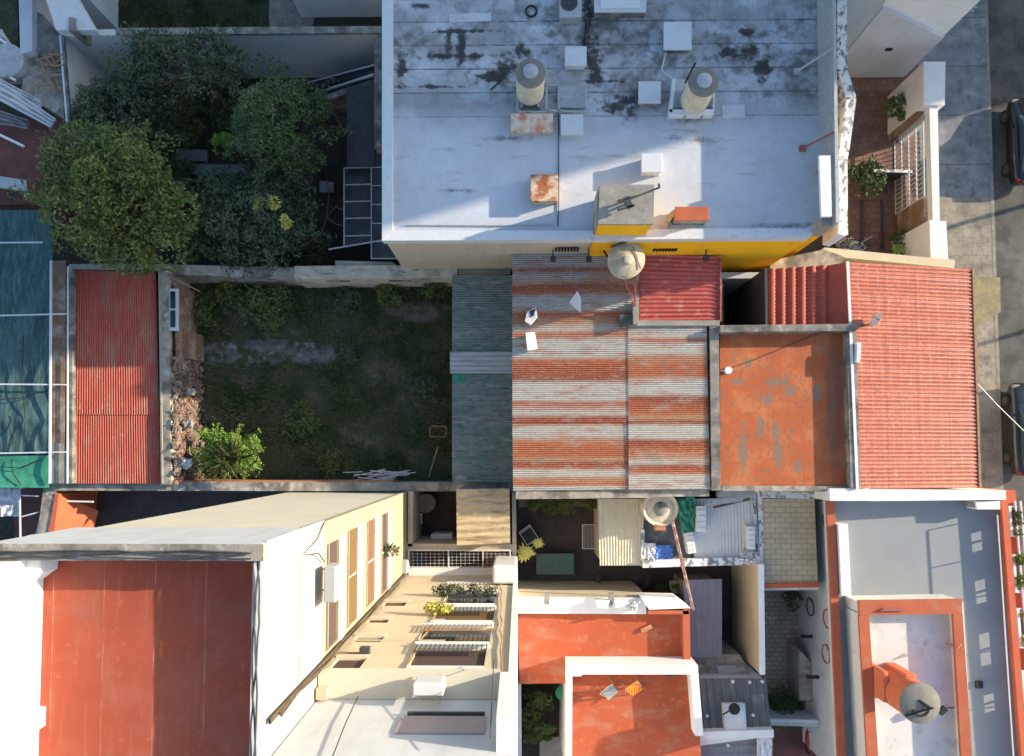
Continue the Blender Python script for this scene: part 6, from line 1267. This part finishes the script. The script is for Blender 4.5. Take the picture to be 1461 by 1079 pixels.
# grass of the yard
random.seed(12)
def grassfield(name, x0, y0, x1, y1, z, n, seed, sz=.07, skip=None, lm='grass', label=None):
    m = MB(); rnd = random.Random(seed)
    for i in range(n):
        px, py = rnd.uniform(x0, x1), rnd.uniform(y0, y1)
        if skip and skip(px, py): continue
        c = W(px, py, z); dn = mnoise.noise(Vector((c.x*.7, c.y*.7, seed)))
        if dn < -.1 and rnd.random() < .55: continue
        s = sz*rnd.uniform(.6, 1.5)*(1.2+dn); a = rnd.uniform(0, 6.283); d = Vector((math.cos(a), math.sin(a), 0)); sdv = Vector((-d.y, d.x, 0))*s*.22
        tip = c+d*s*rnd.uniform(.4, 1.1)+Vector((0, 0, s*rnd.uniform(.5, 1.2)))
        m.add([c-sdv, c+sdv, tip], [(0, 1, 2)])
    o = m.build(name, M[lm]); o['kind'] = 'stuff'; tag(o, label, 'grass'); return o
inpatch = lambda x, y: (285 < x < 480 and 492 < y < 518) or (570 < x < 640 and 436 < y < 460)
grassfield('yard_grass', 270, 402, 645, 686, ZG, 42000, 1, .10, inpatch, label='long dark grass and weeds covering the enclosed yard')
grassfield('lawn_grass', 160, -20, 384, 44, 0, 12000, 2, .09, label='patchy lawn beyond the white garden wall at the top')
# leaf litter tufts
# ================================================================== CARS
def car(name, label, x, y, L_, Wd, paint, roofm, front):
    """x,y ground centre; front=+1 nose to the north"""
    t = thing(name, label, 'car', (x, y, 0), 'cars parked along the kerb')
    def loft(st, m, n=16):
        ring = []
        for (yy, hw, zb, zt, rnd_) in st:
            pts = []
            for k_ in range(n):
                a = 2*math.pi*(k_+.5)/n; ca, sa = math.cos(a), math.sin(a); e = rnd_
                px = hw*math.copysign(abs(ca)**e, ca); pz = (zt+zb)/2+(zt-zb)/2*math.copysign(abs(sa)**e, sa); pts.append((x+px, y+yy*front, pz))
            ring.append(pts)
        vs = [p for r_ in ring for p in r_]; fs = []
        for i in range(len(ring)-1):
            for k_ in range(n):
                q = (k_+1) % n; f = (i*n+k_, i*n+q, (i+1)*n+q, (i+1)*n+k_); fs.append(f if front > 0 else f[::-1])
        fs.append(tuple(range(n))); fs.append(tuple(range((len(ring)-1)*n, len(ring)*n))[::-1])
        m.add(vs, fs); m.smooth = True; return m
    h = L_/2; w2 = Wd/2
    b = loft([(-h, w2*.72, .42, .8, .6), (-h+.08, w2*.9, .3, .9, .5), (-h+.45, w2*.98, .25, .95, .45), (-h*.4, w2, .22, .93, .4), (h*.3, w2, .22, .93, .4), (h*.55, w2*.98, .22, .9, .4), (h-.3, w2*.93, .25, .78, .5), (h-.05, w2*.8, .3, .66, .6), (h, w2*.66, .4, .6, .6)], MB()).build('body', paint, t)
    g_ = loft([(-h*.80, w2*.70, .85, .95, .5), (-h*.58, w2*.80, .85, 1.30, .45), (-h*.4, w2*.82, .85, 1.42, .45), (h*.05, w2*.82, .85, 1.44, .45), (h*.2, w2*.82, .85, 1.38, .45), (h*.52, w2*.78, .84, .93, .5)], MB()).build('windows', M['wind'], t)
    m = MB(); m.slab(lambda u, v: Vector((x-w2*.68+u*w2*1.36, y+front*(-h*.56+v*h*.7), 1.40+.045*math.sin(v*math.pi)+.012*math.sin(u*math.pi)+.012)) , 8, 8, .03); m.smooth = True
    if front < 0: m.f = [f[::-1] for f in m.f]
    m.build('roof', roofm, t)
    for sx in (-1, 1):
        for fy in (-h*.62, h*.62):
            m = MB(); m.tube([(x+sx*(w2-.2), y+fy*front, .31), (x+sx*(w2+.005), y+fy*front, .31)], .31, 22); wv = m.build('wheel', M['tyre'], t)
            m = MB(); m.tube([(x+sx*(w2+.002), y+fy*front, .31), (x+sx*(w2+.015), y+fy*front, .31)], .19, 16); m.build('rim', M['dark_metal'], wv)
        m = MB(); m.boxw(x+sx*(w2+.09)-.09, y+front*h*.3-.06, .86, x+sx*(w2+.09)+.09, y+front*h*.3+.06, .99); m.build('mirror', paint, t, bevel=.03)
        m = MB(); p = Vector((x+sx*w2*.68, y+front*(h-.17), .6)); m.boxw(p.x-.15, p.y-.09, .5, p.x+.15, p.y+.09, .69); m.build('headlight', M['clear'], t, bevel=.04)
        m = MB(); p = Vector((x+sx*w2*.72, y-front*(h-.10), .7)); m.boxw(p.x-.13, p.y-.06, .62, p.x+.13, p.y+.06, .86); m.build('tail_light', M['tail'], t, bevel=.03)
    return t
p = W(1433, 197, .9); car('parked_car', 'black parked car with silver roof in the shade at the upper right edge', p.x+1.3, p.y, 3.95, 1.74, M['car_black'], M['car_roof'], 1)
p = W(1434, 612, .9); car('parked_car', 'dark blue-black parked car beside the tiled roof at the right edge', p.x+1.3, p.y, 4.1, 1.74, M['car_dark'], M['car_dark'], 1)
# trees across the street, beyond the frame: they dapple the pavement
random.seed(15)
for i, (x, y, z, r) in enumerate(((31, 13.5, 5.6, 1.7), (33.5, 8.5, 5.8, 1.6))):
    t = thing('street_tree', ['street tree on the far pavement beyond the right edge, northern one', 'street tree on the far pavement beyond the right edge, southern one'][i], 'tree', (x, y, 0), 'street trees on the far pavement')
    m = MB(); leafcloud(m, crown_pts(Vector((x, y, z)), r, r, r*.7, 1500, 18, .35), .13); m.build('crown', M['leaf'], t); MB().tube([(x, y, 0), (x, y, z)], [.14, .08], 8).build('trunk', M['bark'], t)
# more weeds in the yard
random.seed(101)
for lb, x, y, z, r, n in (('leafy green weeds under the boundary wall near the shaded annex', 330, 418, 1.4, .8, 1300), ('spreading weeds right of the middle of the boundary wall', 560, 415, 1.4, .75, 1100), ('taller weeds by the stick pile at the lower wall of the yard', 480, 665, 1.35, .8, 900), ('loose grassy tuft in the middle of the yard', 430, 600, 1.3, .9, 900), ('loose weedy tuft near the green shed wall', 610, 560, 1.3, .8, 800), ('weeds along the pale worn patch in the yard', 500, 505, 1.3, .6, 600)):
    bush(lb, x, y, z, r, n, M['leaf'] if n % 200 else M['leaf_grey'], .065)
# small roof plumbing and patches
for lb, pts, z, r, m_ in (('grey pipe loop feeding the left roof tank from the vent box', [(797, 128), (790, 112), (781, 108), (779, 96)], 7.15, .03, 'galv'),
        ('thin white pipe running from the right roof tank tray to the hatch', [(958, 112), (944, 100), (950, 74)], 7.06, .025, 'white_plastic'),
        ('dark pipe lying left of the first roof tank', [(700, 128), (712, 118), (720, 112), (724, 100)], 7.05, .03, 'dark_metal'),
        ('thin black hose trailing from the air conditioner along the roof', [(826, 22), (836, 28), (834, 60), (842, 92)], 7.04, .02, 'black'),
        ('thin grey conduit along the bottom rim of the white roof', [(580, 321), (700, 322), (790, 321)], 7.04, .02, 'galv')):
    tag(MB().tube([W(x, y, z) for x, y in pts], r, 6).build('pipe', M[m_]), lb, 'pipe')
tag(MB().prism([(640, 20), (700, 18), (701, 30), (641, 32)], 7.03, 6.99).build('membrane_patch', M['grey_wall']), 'pale rectangular membrane patch near the top of the stained roof', 'roof patch')
tag(MB().prism([(1030, 150), (1062, 149), (1063, 168), (1031, 169)], 7.03, 6.99).build('membrane_patch', M['grey_wall']), 'pale membrane patch right of the white tank tray', 'roof patch')
# clutter of the upper left corner and the shaded back garden
random.seed(55)
t = thing('scrap_heap', 'small heap of planks and scrap on the weathered roof in the upper left', 'scrap', W(62, 100, 3.3)); m = MB()
for i in range(36):
    p = W(random.uniform(48, 84), random.uniform(66, 125), 3.35+random.random()*.15); a = random.uniform(-.4, 1.3); m.bar(p, p+Vector((math.cos(a), -math.sin(a), random.uniform(-.05, .1)))*random.uniform(.2, .8), .06, .03)
m.build('planks', M['wood'], t)
c = W(8, 85, 3.6); tag(MB().lathe((c.x, c.y), [(.7, 2.9), (.72, 3.3), (.74, 3.32), (.72, 3.55), (.6, 3.62)], 32).build('drum', M['galv']), 'large grey drum at the left edge between two white poles', 'drum')
for lb, x, y, z, r, n, l_ in (('dark undergrowth beside the pale stone slabs in the back garden', 255, 255, .8, 1.3, 1700, 'leaf_dark'), ('dark undergrowth at the foot of the white garden wall', 330, 140, .8, 1.4, 1700, 'leaf_dark'), ('low ivy mound between the long boundary wall and the canopy', 440, 360, 1.2, 1.0, 1300, 'leaf_grey'), ('dark undergrowth in the middle of the back garden', 262, 175, .6, 1.2, 1400, 'leaf')):
    bush(lb, x, y, z, r, n, M[l_], .085)
t = thing('window_box', 'small grey chimney hood above the top small window of the wing', 'hood', (xs(512, 13), YS, 14.6)); xq = xs(520, 14.3)
MB().boxw(xq-.12, YS+.001, 14.15, xq+.12, YS+.2, 14.35).build('hood', M['dark_metal'], t); MB().boxw(xq-.9, YS+.001, 14.2, xq-.13, YS+.06, 14.26).build('bracket', M['wood'], t)
